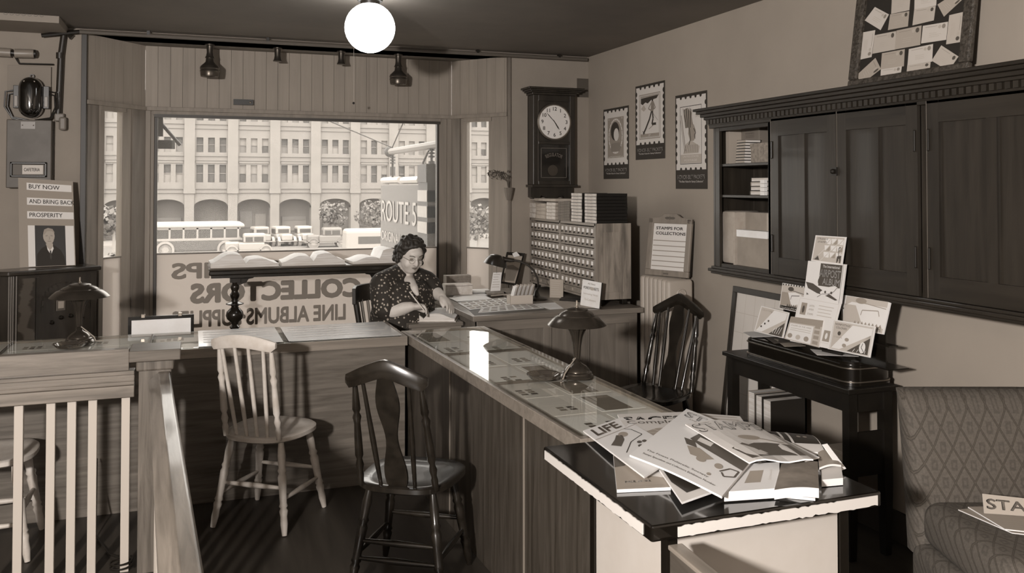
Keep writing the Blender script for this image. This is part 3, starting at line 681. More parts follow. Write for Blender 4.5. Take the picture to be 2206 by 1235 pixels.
# ------------------------------------------------------------------ chairs
def windsor(name, label, pale, splat, nsp, crest, loc, rz, post_x=(.165, .2), htop=.845, lean=.17):
    t = thing(name, label, 'chair', loc, rz)
    if pale: wd = mat('pale_chair_paint', .76, .5, tex='noise', v2=.68, scale=14, detail=5)
    else: wd = mat('black_chair_varnish', .11, .24, tex='noise', v2=.15, scale=20, coat=.3)
    zs = .45
    # saddle seat outline
    out = []
    for k_ in range(40):
        a = 2 * pi * k_ / 40; c, s_ = cos(a), sin(a); e = .8 if pale else .62
        x = .205 * (abs(c) ** e) * (1 if c >= 0 else -1); y = .205 * (abs(s_) ** e) * (1 if s_ >= 0 else -1)
        x *= 1 + .06 * (y / .2); out.append((x, y))
    k = MB()
    rings = [[(x * f, y * f, z) for x, y in out] for f, z in ((.9, zs - .035), (1, zs - .024), (1.0, zs - .006), (.96, zs), (.75, zs - .008), (.4, zs - .014), (.05, zs - .012))]
    k.loft(rings, wd); k.build('seat', parent=t, smooth=True, angle=50)
    LP = [(.012, 0), (.014, .04), (.018, .12), (.0165, .2), (.021, .26), (.015, .29), (.021, .31), (.017, .34), (.019, .5), (.022, .62), (.016, .66), (.022, .69), (.0165, .72), (.02, .85), (.013, 1)]
    corners = {}
    for sx in (-1, 1):
        for sy in (-1, 1):
            top = (sx * .135, sy * .13, zs - .03); bot = (sx * .195, sy * .195, 0.002); corners[sx, sy] = (Vector(top), Vector(bot))
            MB().turn(bot, top, LP, wd, 12).build('leg', parent=t, smooth=True, angle=60)
    SPf = [(.008, 0), (.0115, .3), (.014, .5), (.0115, .7), (.008, 1)]
    def on(c, f): return c[0].lerp(c[1], f)
    for sx in (-1, 1): MB().turn(on(corners[sx, -1], .62), on(corners[sx, 1], .62), SPf, wd, 10).build('stretcher', parent=t, smooth=True)
    MB().turn(on(corners[-1, 1], .5), on(corners[1, 1], .5), SPf, wd, 10).build('stretcher', parent=t, smooth=True)
    MB().turn(on(corners[-1, -1], .5), on(corners[1, -1], .5), SPf, wd, 10).build('stretcher', parent=t, smooth=True)
    if not pale: MB().turn(on(corners[-1, -1], .66), on(corners[1, -1], .66), SPf, wd, 10).build('stretcher', parent=t, smooth=True)
    # back
    yb0, yb1 = -.165, -.165 - lean
    def bk(x0, x1, f): return (x0 + (x1 - x0) * f, yb0 + (yb1 - yb0) * f - .02 * (1 - (2 * f - 1) ** 2) * 0, zs - .01 + (htop - .06 - zs) * f)
    cz = lambda x: {'arch': htop + .02 - .045 * (x / .2) ** 2, 'camel': htop + .025 - .085 * (abs(x) / .2) ** 1.3, 'hump': htop + .03 - .12 * (abs(x) / .21) ** 1.15}[crest]
    PPf = [(.012, 0), (.015, .1), (.011, .14), (.017, .2), (.011, .26), (.017, .3), (.016, .45), (.013, .62), (.018, .68), (.011, .72), (.017, .76), (.013, .9), (.01, 1)]
    cy = lambda x: yb1 - .035 + .035 * (x / .2) ** 2 * 1.0 - .0
    for sx in (-1, 1):
        p0 = bk(sx * post_x[0], sx * post_x[1], 0); p1 = (sx * post_x[1] * .97, cy(.2) + .004, cz(post_x[1]) - .055)
        MB().turn(p0, p1, PPf, wd, 12).build('back_post', parent=t, smooth=True, angle=60)
    xs = []
    if splat: xs = [-.085, .085] if nsp == 2 else [-.115, -.065, .065, .115]
    else: xs = [(-1 + 2 * (i + 1) / (nsp + 1)) * .165 for i in range(nsp)]
    for x in xs:
        p0 = (x * .85, yb0, zs - .012); p1 = (x * 1.12, cy(x * 1.12) + .004, cz(x * 1.12) - .05)
        MB().turn(p0, p1, [(.008, 0), (.0105, .25), (.0115, .45), (.009, .7), (.0075, 1)] if not pale else [(.009, 0), (.0105, .4), (.009, 1)], wd, 10).build('spindle', parent=t, smooth=True)
    if splat:
        L_ = []; n = 22
        wf = lambda f: .036 + .012 * sin(2 * pi * (1.6 * f + .05)) if f > .04 else .034
        ring = []
        for i in range(n):
            f = i / (n - 1); z = zs - .012 + (cz(0) - .045 - zs) * f; y = yb0 + (cy(0) - yb0) * f; wv = wf(f)
            ring.append([(-wv, y - .006, z), (wv, y - .006, z), (wv, y + .006, z), (-wv, y + .006, z)])
        MB().loft(ring, wd).build('splat', parent=t, smooth=True, angle=40)
    rings = []
    hw = post_x[1] + .028
    for i in range(19):
        x = -hw + 2 * hw * i / 18; z1 = cz(x); hh = (.06 if crest == 'arch' else .07) * (1 - .25 * (abs(x) / hw) ** 4) * (1 if abs(i - 9) < 9 else .6)
        y = cy(x); th_ = .013 if abs(i - 9) < 9 else .008
        lo = z1 - hh
        rings.append([(x, y - th_, lo + .008), (x, y - th_ * .8, lo), (x, y + th_ * .8, lo), (x, y + th_, lo + .008), (x, y + th_, z1 - .01), (x, y + th_ * .6, z1), (x, y - th_ * .6, z1), (x, y - th_, z1 - .01)])
    MB().loft(rings, wd).build('crest_rail', parent=t, smooth=True, angle=45)
    return t
windsor('windsor_chair', 'pale painted spindle back chair with round seat facing the counter front', True, False, 4, 'arch', (.38, 4.54, 0), R_(-36), post_x=(.145, .145), htop=.93, lean=.07)
windsor('windsor_chair', 'pale painted chair half out of frame behind the white balusters', True, False, 4, 'arch', (-.86, 4.56, 0), R_(-90), post_x=(.145, .145))
windsor('windsor_chair', 'glossy black chair with wavy splat and camel crest, nearest to the camera', False, True, 2, 'camel', (.88, 3.62, 0), R_(-33.5), htop=.955, lean=.12, post_x=(.160, .142))
windsor('windsor_chair', 'glossy black chair with humped crest standing before the radiator', False, True, 4, 'hump', (2.54, 4.54, 0), R_(118.6), htop=.965, lean=.12, post_x=(.165, .145))

# ------------------------------------------------------------------ lamps with mushroom shades
def table_lamp(label, loc, rs, h):
    t = thing('table_lamp', label, 'lamp', loc)
    br = mat('lamp_bronze', .32, .22, metal=.65, tex='noise', v2=.26, scale=8); hi = mat('lamp_bright', .62, .25, metal=.9)
    k = MB(); k.lathe([(.072, 0), (.074, .006), (.070, .012), (.066, .014), (.066, .022), (.058, .026), (.056, .034), (.04, .05), (.022, .06), (.016, .068), (.02, .075), (.014, .082)], br, n=36); k.build('base', parent=t, smooth=True, angle=35)
    k = MB(); n = 20; rings = []
    for z, r in ((.08, .013), (.10, .015), (.14, .0175), (.18, .024), (.205, .033), (.22, .043), (.226, .045), (.228, .03)):
        rings.append([((r * (1 + .10 * cos(10 * a))) * cos(a), (r * (1 + .10 * cos(10 * a))) * sin(a), z * h / .32) for a in [2 * pi * j / 60 for j in range(60)]])
    k.loft(rings, br); k.build('column', parent=t, smooth=True, angle=60)
    s_ = rs / .13; z0 = .232 * h / .32
    k = MB(T3(0, 0, z0)); k.lathe([(.126 * s_, .002), (.130 * s_, .0), (.131 * s_, .003), (.118 * s_, .018), (.1 * s_, .034), (.085 * s_, .042), (.083 * s_, .046), (.079 * s_, .046), (.07 * s_, .054), (.05 * s_, .064), (.048 * s_, .069), (.025 * s_, .075), (.0, .077)], br, n=48, cap=False)
    k.lathe([(.126 * s_, .002), (.1 * s_, .030), (.05 * s_, .06), (0.0, .072)], hi, n=48, cap=False)
    k.build('lamp_shade', parent=t, smooth=True, angle=30)
    k = MB(T3(0, 0, z0 + .075)); k.lathe([(.008, 0), (.006, .008), (.004, .012), (.0045, .03), (.002, .034)], hi, n=12); k.build('finial', parent=t, smooth=True)
    k = MB(); k.tube([(.0, 0, z0 - .01), (.0, 0, z0 + .07)], .006, hi); k.build('stem', parent=t)
    return t
p = Pz(1243, 812, ZCN); L1 = table_lamp('bronze mushroom shade lamp on the counter leg near the magazines', (p.x, p.y, ZCN), .130, .315)
p = Pz(168, 741, ZCN); L2 = table_lamp('dark mushroom shade lamp on the counter in front of the radio', (p.x, p.y + .05, ZCN), .150, .335)
def cord(lamp, pts, label):
    k = MB(); b = Vector(lamp.location); P = [Vector(q) for q in pts]; sm = []
    for i in range(len(P) - 1):
        for j in range(6):
            f = j / 6; sm.append(P[i].lerp(P[i + 1], f))
    k.tube([tuple(q) for q in sm] + [tuple(P[-1])], .003, mat('braided_cord', .55, .7), 6); k.build('cord', parent=lamp, smooth=True)
cord(L1, [(-.012, -.01, .085), (-.045, -.03, .06), (-.08, -.05, .03), (-.095, -.06, .006), (-.12, -.1, .004)], '')
cord(L2, [(.01, -.01, .085), (.04, -.02, .06), (.075, -.03, .03), (.085, -.035, .008), (.12, -.02, .004)], '')
AGL = mat('cut_glass', .55, .08, spec=.9); AGL.node_tree.nodes['Principled BSDF'].inputs['Transmission Weight'].default_value = .85
def ashtray(label, p, r):
    t = thing('glass_dish', label, 'dish', p)
    k = MB(); n = 16; vs = []; 
    def ring(rad, z, am): return [((rad + am * (j % 2)) * cos(2 * pi * j / 32), (rad + am * (j % 2)) * sin(2 * pi * j / 32), z) for j in range(32)]
    k.loft([ring(r * .62, 0, 0), ring(r * .8, .004, .001), ring(r * .98, .02, .003), ring(r, .024, .004), ring(r * .9, .022, .002), ring(r * .7, .009, 0), ring(r * .3, .006, 0)], AGL); k.build('dish', parent=t)
p = Pz(1171, 817, ZCN); ashtray('round cut glass dish beside the lamp on the counter leg', (p.x, p.y, ZCN + .001), .072)
p = Pz(153, 746, ZCN); p.y -= .04; ashtray('round cut glass dish in front of the left counter lamp', (p.x, p.y - .01, ZCN + .001), .08)

# ------------------------------------------------------------------ ceiling globe and sockets in the bay
GL = ray(797, 60) * 4.95 + EYE
gl = thing('ceiling_globe_lamp', 'glowing white glass globe hanging from the middle of the ceiling', 'lamp', (GL.x, GL.y, ZC))
gm = mat('lit_globe', .95, .5, emit=(.97, 9)); 
MB().ball((0, 0, GL.z - ZC), .142, gm, n=32).build('globe', parent=gl, smooth=True)
k = MB(); k.lathe([(.07, -.03), (.075, 0)], IRON, n=24); k.lathe([(.05, -.075), (.055, -.03)], IRON, n=24); k.build('canopy', parent=gl, smooth=True, angle=40)
for i, (px, big) in enumerate(((452, 1), (598, 0), (735, 0), (858, 1))):
    p = Py(px, 110, 6.80)
    lab = ['left reflector socket hanging from the bay ceiling above window', 'empty socket on bay ceiling, left of the middle two', 'empty socket on bay ceiling, right of the middle two', 'right reflector socket hanging from the bay ceiling above window'][i]
    t = thing('ceiling_socket', lab, 'light socket', (p.x, 6.80, ZBAY), 0, 'ceiling sockets in the bay')
    sm = mat('socket_metal', .38, .3, metal=.8)
    MB().lathe([(.035, -.0), (.035, -.008), (.024, -.012), (.022, -.06), (.026, -.085), (.034, -.10), (.03, -.102)], sm, n=20).build('socket', parent=t, smooth=True, angle=40)
    if big: MB().lathe([(.026, -.10), (.03, -.13), (.05, -.15), (.066, -.165), (.07, -.18), (.066, -.188), (.07, -.20), (.066, -.208), (.066, -.225), (.062, -.24), (.04, -.235), (.02, -.2)], sm, n=28).build('reflector', parent=t, smooth=True, angle=40)
k = MB(); p = Py(762, 150, 6.4); k.tube([(p.x, 6.4, 2.73), (p.x, 6.4, 2.27)], .0012, mat('string', .7), 5); k.ball((p.x, 6.4, 2.262), .009, IRON)
tag(k.build('pull_cord', smooth=True), 'thin pull string with a bead hanging below the ceiling before the window', 'cord')
# ------------------------------------------------------------------ right wall: cabinet, framed covers, posters
CAB = woodm('cabinet_wood', .20, .14, 'z', .42, s=22, coat=.1); CABX = woodm('cabinet_wood_long', .19, .13, 'y', .42, s=22, coat=.1); CABI = woodm('cabinet_inside', .24, .16, 'z', .6, s=20)
XC = 2.83; yc = lambda px: Px(px, 402, XC).y
cb = thing('wall_cabinet', 'long dark wall cabinet with cornice, panelled doors and open shelves at its left end', 'cabinet', (XC, 0, 0))
ZB0, ZB1 = 1.192, 2.005
ya, yo0, yo1, yd1a, yd1b, yd2b, yd3a, yend = yc(1537), yc(1550), yc(1655), yc(1666), yc(1809), yc(1985), yc(2003), 1.35
XW = XR - XC - .002
k = MB()
k.box((0, ya, ZB0), (XW, ya - .02, ZB1), CAB); k.box((.0, ya - .02, ZB0), (.018, yo0, ZB1), CAB)     # end and stile
k.box((0, yo1 + .0, ZB0), (XW, yo1 - .02, ZB1), CAB); k.box((0, yend, ZB0), (XW, yend + .02, ZB1), CAB)
k.box((XW - .01, yend, ZB0), (XW, ya, ZB1), CABI); k.box((.006, yend, ZB0), (XW, ya - .002, ZB0 + .02), CABX); k.box((.006, yend, ZB1 - .02), (XW, ya - .002, ZB1), CABX)
k.box((.0, yd2b, ZB0), (.02, yd3a, ZB1), CAB)
zs1, zs2 = Px(1600, 352, XC + .05).z, Px(1600, 420, XC + .05).z
for z in (zs1, zs2): k.box((.012, yo1, z - .016), (XW, ya - .02, z), CABX)
k.box((.002, yo1, ZB1 - .04), (.018, yo0 + .02, ZB1), CABX)
k.build('carcase', parent=cb, bevel=.002)
k = MB()
for (dx, z0, z1) in ((.018, 1.985, 2.01), (.04, 2.035, 2.05), (.055, 2.05, 2.068), (.072, 2.068, 2.085), (.085, 2.085, 2.10)):
    k.box((-dx, yend, z0), (XW, ya + dx, z1), CABX)
k.box((-.02, yend, 2.0), (XW, ya + .02, 2.04), CABX)
k.build('cornice', parent=cb, bevel=.003)
k = MB(); y = ya + .012
while y > yend: k.box((-.036, y, 2.008), (-.02, y - .022, 2.034), CAB); y -= .034
k.build('dentils', parent=cb)
k = MB()
for (dx, z0, z1) in ((.012, 1.178, 1.193), (.026, 1.163, 1.18), (.014, 1.15, 1.165)): k.box((-dx, yend, z0), (XW, ya + dx, z1), CABX)
k.build('base_moulding', parent=cb, bevel=.004)
def cdoor(y0, y1, hinge, lock):                       # y0 > y1
    d = MB(); g = .002; st = .062
    a, b = y0 - g, y1 + g; z0, z1 = ZB0 + .006, ZB1 - .006
    d.box((-.018, a, z0), (0, a - st, z1), CAB); d.box((-.018, b + st, z0), (0, b, z1), CAB)
    d.box((-.018, a - st, z0), (0, b + st, z0 + .09), CABX); d.box((-.018, a - st, z1 - .09), (0, b + st, z1), CABX)
    m_ = (a + b) / 2; d.box((-.018, m_ + .022, z0 + .09), (0, m_ - .022, z1 - .09), CAB)
    d.box((-.008, a - st, z0 + .09), (-.002, b + st, z1 - .09), CAB)
    d.box((-.0186, a + .0002, z0), (-.017, a - .0022, z1), mat('worn_edge', .42, .4)); d.box((-.0086, m_ + .0235, z0 + .09), (-.0078, m_ + .022, z1 - .09), mat('worn_edge', .42))
    o = d.build('door', parent=cb, bevel=.0025)
    yh = a - .012 if hinge == 'l' else b + .012
    for z in (z0 + .16, z1 - .16):
        MB(T3(-.022, yh, z)).lathe([(.003, -.045), (.005, -.042), (.005, .042), (.003, .045)], IRON, n=10).build('hinge', parent=o)
    if lock: k = MB(); k.box((-.026, b + .028, 1.70), (-.018, b - .01, 1.74), IRON); k.ball((-.03, b + .01, 1.72), .012, IRON); k.build('latch', parent=o)
cdoor(yd1a, yd1b, 'l', True); cdoor(yd1b, yd2b, 'r', False); cdoor(yd3a, yd3a - .62, 'l', False); cdoor(yd3a - .62, yend + .02, 'r', False)
MB().box((-.0, yo1 - .0, ZB0), (.004, yd1a, ZB1), CAB).build('stile', parent=cb)
# contents of the open shelves
def closed_book(name, label, cat, loc, w, d, h, cov, rot=0, group=None, spine='x', page=PAGES, par=None):
    """lying or standing block: w along x, d along y, h along z; spine on +y side"""
    t = thing(name, label, cat, loc, rot, group)
    c = min(.003, h * .12)
    MB().box((.003, .003, c), (w - .003, d - .004, h - c), page).build('pages', parent=t)
    k = MB(); k.box((0, 0, 0), (w, d, c), cov); k.box((0, 0, h - c), (w, d, h), cov); k.box((0, d - .004, 0), (w, d, h), cov); k.build('cover', parent=t)
    return t
CV = [mat('cover_dark', .14, .6), mat('cover_mid', .34, .7), mat('cover_tan', .46, .7), mat('cover_pale', .62, .8)]
xi = XC + .03
yy = lambda px: Px(px, 402, xi).y
# upper shelf: two upright folders, stack of ribbed boxes, pale box
t = thing('album', 'tall mottled album standing at the left of the upper open shelf', 'book', (xi + .02, yy(1600) , zs1))
k = MB(); k.box((.09, 0, 0), (.16, yy(1562) - yy(1600), .21), CV[2]); k.build('cover', parent=t, bevel=.003)
c = Card([(.089, yy(1562) - yy(1600) - .004, .20), (.089, .004, .20), (.089, .004, .01), (.089, yy(1562) - yy(1600) - .004, .01)]); c.text('STAMPS', .5, .15, .5, .04, CV[1]); c.lines(.25, .75, .2, .3, 3, CV[1]); c.build('printing', parent=t)
t = thing('folder', 'narrow pale folder leaning at the far left of the upper open shelf', 'folder', (xi + .03, yy(1561), zs1))
MB().box((0, 0, 0), (.16, .03, .205), CV[3]).build('cover', parent=t)
for i in range(8):
    t = thing('stock_book', 'black stock book with pale edges in the stack on the upper open shelf', 'book', (xi + .0 , yy(1603) - .0 - .002 * i, zs1 + .0162 * i), 0, 'stock books stacked on the upper open shelf')
    MB().box((.004, .002, .002), (.10, .078, .014), PAGES).build('pages', parent=t)
    k = MB(); k.box((0, 0, 0), (.104, .08, .0022), CV[0]); k.box((0, 0, .0135), (.104, .08, .0155), CV[0]); k.box((-.001, .0, .003), (.0, .078, .0125), PAPER2); k.build('cover', parent=t)
t = thing('card_box', 'low mottled pale box right of the stock books on upper shelf', 'box', (xi + .01, yy(1652) - .0, zs1)); MB().box((0, 0, 0), (.16, yy(1612) - yy(1652) - .01, .1), mat('mottled_box', .56, .8, tex='noise', v2=.44, scale=60)).build('box', parent=t, bevel=.002); MB().box((-.003, -.0, .075), (.162, yy(1612) - yy(1652) - .008, .105), mat('mottled_box', .56)).build('lid', parent=t)
# middle shelf: four flat books
for i, (cv, lab) in enumerate(((1, 'bottom'), (0, 'second from the bottom'), (2, 'third from the bottom'), (0, 'topmost'))):
    closed_book('flat_book', 'book lying flat on middle open shelf, ' + lab + ' of its pile', 'book', (xi + .002 * i, yy(1652), zs2 + .024 * i), .17, .15, .0235, CV[cv], 0, None)
for i in range(4):
    t = thing('paper_packet', 'white packet in front of the flat books on the middle open shelf', 'packet', (xi - .02, yy(1653), zs2 + .021 * i), 0, 'white packets on the middle open shelf'); MB().box((0, 0, 0), (.02, .035, .019), PAPER).build('packet', parent=t)
closed_book('flat_book', 'large grey binder standing behind the flat books on the middle shelf', 'book', (xi + .18, yy(1652), zs2), .03, .19, .15, CV[1])
# lower shelf: bundle, cartons
zl = ZB0 + .02
t = thing('paper_bundle', 'tall pale wrapped bundle at the left of the lowest open shelf', 'bundle', (xi + .0, yy(1583), zl))
k = MB(); k.bbox((0, 0, 0), (.18, yy(1552) - yy(1583) - .002, .30), .02, mat('wrap_paper', .66, .7, tex='noise', v2=.58, scale=7, bump=.3)); k.build('bundle', parent=t, smooth=True); MB().box((-.004, -.004, 0), (.14, .012, .292), PAPER2).build('board', parent=t)
CT = mat('carton', .56, .85, tex='noise', v2=.52, scale=10)
t = thing('carton', 'cardboard carton with taped flap standing behind the white box lid', 'box', (xi + .06, yy(1653), zl)); MB().box((0, 0, 0), (.13, yy(1586) - yy(1653), .295), CT).build('carton', parent=t, bevel=.002); MB().box((-.002, .045, .19), (0, .085, .295), PAPER2).build('tape', parent=t)
t = thing('carton', 'cardboard carton with white lid on lowest open shelf', 'box', (xi - .0, yy(1653), zl)); MB().box((0, 0, 0), (.055, yy(1588) - yy(1653), .165), CT).build('carton', parent=t, bevel=.002); MB().box((-.003, -.0, .16), (.057, yy(1587) - yy(1653), .198), PAPER).build('lid', parent=t)

# framed board of covers, leaning on the wall on top of the cabinet
FRM = mat('carved_frame', .30, .5, tex='noise', v2=.2, scale=70, bump=.6, mix=(.4, .6)); VELV = mat('frame_backing', .15, .9)
FY0, FY1, FH = Px(1838, 188, 3.0).y, Px(2100, 150, 3.0).y, .60
fa = 0.14
fr = thing('framed_covers', 'carved dark frame of mounted envelopes leaning on wall above the cabinet', 'frame', (2.985, FY0, 2.103))
TFR = frame((0, 0, 0), (0, -1, 0), (sin(fa), 0, cos(fa))); FW_ = FY0 - FY1
k = MB(TFR)
for (a, b, c, d) in ((0, 0, FW_, .055), (0, FH - .055, FW_, FH), (0, .055, .055, FH - .055), (FW_ - .055, .055, FW_, FH - .055)): k.bbox((a, b, -.0), (c, d, .028), .008, FRM)
k.build('moulding', parent=fr)
MB(TFR).box((.05, .05, .0), (FW_ - .05, FH - .05, .008), VELV).build('backing', parent=fr)
STP = mat('stamp_print', .3, .8); CVR = [mat('cover_env1', .74, .85), mat('cover_env2', .68, .85), mat('cover_env3', .62, .85)]
TLf, n_ = TFR @ Vector((0, 0, .009)), 0
Mw = Matrix.Translation(fr.location) @ TFR; Mi = Mw.inverted()
def on_frame(px, py):                                 # sight line meets the leaning board
    d = ray(px, py); o = Mi @ EYE; dd = Mi.to_3x3() @ d; t = (.009 - o.z) / dd.z; q = o + dd * t; return q.x, q.y
env = [[(1885, 15), (1915, 31), (1897, 65), (1863, 44)], [(1922, -12), (1962, -16), (1959, 22), (1920, 30)], [(1918, 31), (1959, 24), (1956, 57), (1913, 65)], [(1971, -14), (2019, -22), (2017, 12), (1970, 21)], [(1970, 20), (2016, 13), (2012, 44), (1966, 55)],
       [(2048, -8), (2075, -2), (2034, 36), (2020, 10)], [(1859, 70), (1886, 65), (1878, 123), (1852, 129)], [(1885, 76), (1931, 67), (1929, 107), (1880, 116)], [(1932, 66), (1986, 55), (1983, 97), (1928, 107)], [(1989, 56), (2043, 47), (2039, 86), (1985, 94)],
       [(2046, 33), (2076, 26), (2069, 91), (2039, 96)], [(1901, 115), (1950, 106), (1948, 143), (1898, 150)], [(1959, 106), (2011, 95), (2009, 133), (1956, 141)], [(2029, 98), (2066, 122), (2044, 156), (2008, 131)], [(1887, 125), (1899, 149), (1856, 185), (1847, 162)], [(1899, 150), (1944, 143), (1940, 172), (1897, 179)], [(1956, 141), (2006, 134), (2003, 162), (1953, 170)]]
for i, q in enumerate(env):
    pts = [on_frame(*p) for p in q]; pts = [(min(max(x, .03), FW_ - .03), min(max(y, .03), FH - .03)) for x, y in pts]
    C3 = [TFR @ Vector((x, y, .0095 + .0002 * i)) for x, y in pts]
    kk = i in (6, 10)
    if kk: C3 = [C3[1], C3[2], C3[3], C3[0]]
    c = Card(C3, .001); c.base(CVR[i % 3]); c.ell(.86, .2, .07, .13, STP if i % 3 else INK2); c.ell(.70, .2, .06, .1, INK3, .0009); c.lines(.12, .6, .12, .2, 1, INK2); c.lines(.3, .8, .5, .8, 3, INK3, .2, .4)
    tag(c.build('mounted_envelope', parent=None), '', '') if False else c.build('mounted_envelope', parent=fr)

# three stamp posters on the right wall
PBL = mat('poster_dark', .20, .8); PPW = mat('poster_white', .80, .85); PPG = mat('poster_grey', .56, .85)
def poster(px0, px1, yt, yb, kind, label):
    a, b = Px(px0, yt, XR), Px(px1, yt, XR); zb = Px(px0, yb, XR).z; zt = a.z; tl = .002
    if zb > zt: zb, zt = zt, zb
    x = XR - .004
    c = Card([(x, a.y, zt), (x, b.y, zt), (x, b.y, zb), (x, a.y, zb)], .002); c.base(PBL)
    W, H = c.w, c.h; k = W / H
    u0, u1, v0, v1, r = .03, .97, .03, .80, .036
    c.rect(u0, v0, u1, v1, PPW, .0005)
    for i in range(1, 6):
        for v in (v0, v1): c.ell(u0 + (u1 - u0) * i / 6, v, r, r * k * 1.15, PBL, .0008, 14)
    for i in range(1, 9):
        for u in (u0, u1): c.ell(u, v0 + (v1 - v0) * i / 9, r, r * k * 1.15, PBL, .0008, 14)
    c.text('HONOR-BILT PACKETS', .5, .875, .86, .045, PPW, bold=.01); c.text('"The Best Value for Stamp Collectors"', .5, .925, .78, .028, PPW)
    if kind == 0:
        c.rect(.16, .12, .84, .72, PPG); c.frame(.16, .12, .84, .72, .02, PPW); c.ell(.5, .40, .28, .25, PPW, .001); c.ell(.5, .40, .25, .225, PPG, .0012)
        c.ell(.48, .33, .17, .13, INK, .0014); c.ell(.53, .38, .10, .09, PPW, .0016); c.poly([(.30, .56), (.34, .50), (.66, .49), (.72, .56), (.66, .62), (.34, .62)], INK2, .0015)
        for q in range(22): aa = 2 * pi * q / 22; c.ell(.5 + .265 * cos(aa), .40 + .238 * sin(aa), .012, .006, INK2, .0016, 6)
        c.text('POSTAGE', .5, .69, .4, .02, PPW, .002); c.text('75', .24, .70, .08, .025, PPW, .002); c.text('75', .76, .70, .08, .025, PPW, .002); c.text('6', .24, .155, .04, .025, PPW, .002); c.text('6', .76, .155, .04, .025, PPW, .002)
    elif kind == 1:
        c.frame(.14, .13, .86, .73, .016, PPG); c.frame(.18, .15, .82, .71, .008, INK2); c.rect(.19, .16, .81, .175, PPG); c.rect(.18, .66, .82, .70, PPG)
        c.poly([(.20, .18), (.80, .17), (.74, .21), (.56, .22), (.44, .26), (.36, .24), (.26, .27), (.20, .25)], INK, .0012)
        c.poly([(.2, .32), (.3, .27), (.38, .33), (.3, .36)], INK3, .001)
        c.ell(.60, .22, .03, .022, INK, .0016, 10); c.poly([(.56, .24), (.64, .24), (.66, .32), (.62, .38), (.54, .37), (.55, .3)], INK2, .0015)
        c.line([(.56, .26), (.46, .33), (.56, .36)], .008, INK2, .0017); c.line([(.64, .26), (.7, .33), (.62, .35)], .008, INK2, .0017)
        c.line([(.57, .37), (.50, .47), (.36, .60), (.28, .66)], .016, INK, .0016); c.line([(.60, .37), (.62, .47), (.58, .54), (.72, .54)], .016, INK, .0016)
        c.line([(.26, .62), (.34, .66)], .005, INK, .0017); c.line([(.62, .40), (.78, .50)], .003, INK2, .0017); c.line([(.48, .60), (.64, .55)], .005, INK2, .0016); c.text('2F', .5, .68, .08, .02, PPW, .002)
    else:
        c.frame(.16, .13, .84, .74, .010, INK); c.rect(.17, .64, .83, .73, INK3); c.text('25', .71, .19, .13, .035, INK3, .002); c.text('5c', .71, .24, .13, .035, INK3, .002)
        c.poly([(.30, .16), (.42, .15), (.52, .20), (.56, .30), (.60, .36), (.50, .37), (.36, .34), (.30, .26)], INK2, .0012)
        for q in range(9): c.line([(.34 + q * .022, .36), (.26 + q * .035, .15 + .012 * (q % 3))], .006, INK if q % 2 else PPG, .0015)
        c.poly([(.44, .33), (.60, .33), (.66, .39), (.65, .46), (.60, .50), (.48, .50), (.42, .42)], PPG, .0014); c.line([(.60, .37), (.66, .42), (.62, .44), (.64, .48)], .005, INK, .0017)
        c.line([(.46, .36), (.50, .48), (.44, .54)], .006, INK, .0017); c.poly([(.34, .53), (.50, .49), (.62, .52), (.78, .56), (.74, .63), (.26, .63)], INK3, .0013)
        for q in range(8): c.line([(.36 + q * .05, .54), (.30 + q * .06, .62)], .005, INK2, .0016)
        c.line([(.20, .22), (.34, .60)], .006, INK2, .0016); c.line([(.17, .26), (.30, .60)], .004, INK2, .0016); c.text('UNITED STATES', .5, .66, .5, .02, PPW, .002); c.text('POSTAGE', .5, .70, .4, .02, PPW, .002)
    tag(c.build('stamp_poster'), label, 'poster')
poster(1301, 1355, 237, 386, 0, 'stamp shaped poster with an oval portrait, leftmost and lowest of three')
poster(1370, 1433, 187, 345, 1, 'stamp shaped poster with a skier, middle and highest of three')
poster(1456, 1524, 207, 407, 2, 'stamp shaped poster with a feathered headdress profile, next to the cabinet')

# ------------------------------------------------------------------ clock on the back wall
YC = 6.47; CK = mat('clock_wood', .13, .35, tex='noise', v2=.18, scale=16, stretch=(1, 1, .1), coat=.2); GILT = mat('gilt_line', .38, .4)
x0, x1 = Py(1149, 400, YC).x, Py(1239, 400, YC).x; zt, zb = Py(1190, 205, YC).z, Py(1190, 398, YC).z
ck = thing('wall_clock', 'dark wooden regulator clock with round white dial hanging on the back wall', 'clock', ((x0 + x1) / 2, 0, 0)); hw = (x1 - x0) / 2
k = MB(); k.box((-hw, YC, zb), (-hw + .045, 6.598, zt), CK); k.box((hw - .045, YC, zb), (hw, 6.598, zt), CK); k.box((-hw + .045, YC + .002, zt - .05), (hw - .045, 6.59, zt), CK); k.box((-hw + .045, YC + .002, zb), (hw - .045, 6.59, zb + .03), CK); k.box((-hw, 6.58, zb), (hw, 6.598, zt), CK)
zc_ = Py(1190, 263, YC).z; zm = Py(1190, 308, YC).z
k.box((-hw + .045, YC + .002, zm - .012), (hw - .045, 6.55, zm + .012), CK); k.build('case', parent=ck, bevel=.003)
k = MB(); k.box((-hw + .045, YC + .012, zm), (hw - .045, 6.56, zt - .04), CK); k.build('dial_board', parent=ck)
k = MB()
for e, z0, z1 in ((.012, zt, zt + .018), (.03, zt + .018, zt + .03), (.045, zt + .03, zt + .042), (.06, zt + .042, zt + .058)): k.box((-hw - e, YC - e, z0), (hw + e, 6.598, z1), CK)
k.build('cornice', parent=ck, bevel=.003)
k = MB(); k.box((-hw - .015, YC - .02, zb - .02), (hw + .015, 6.598, zb), CK)
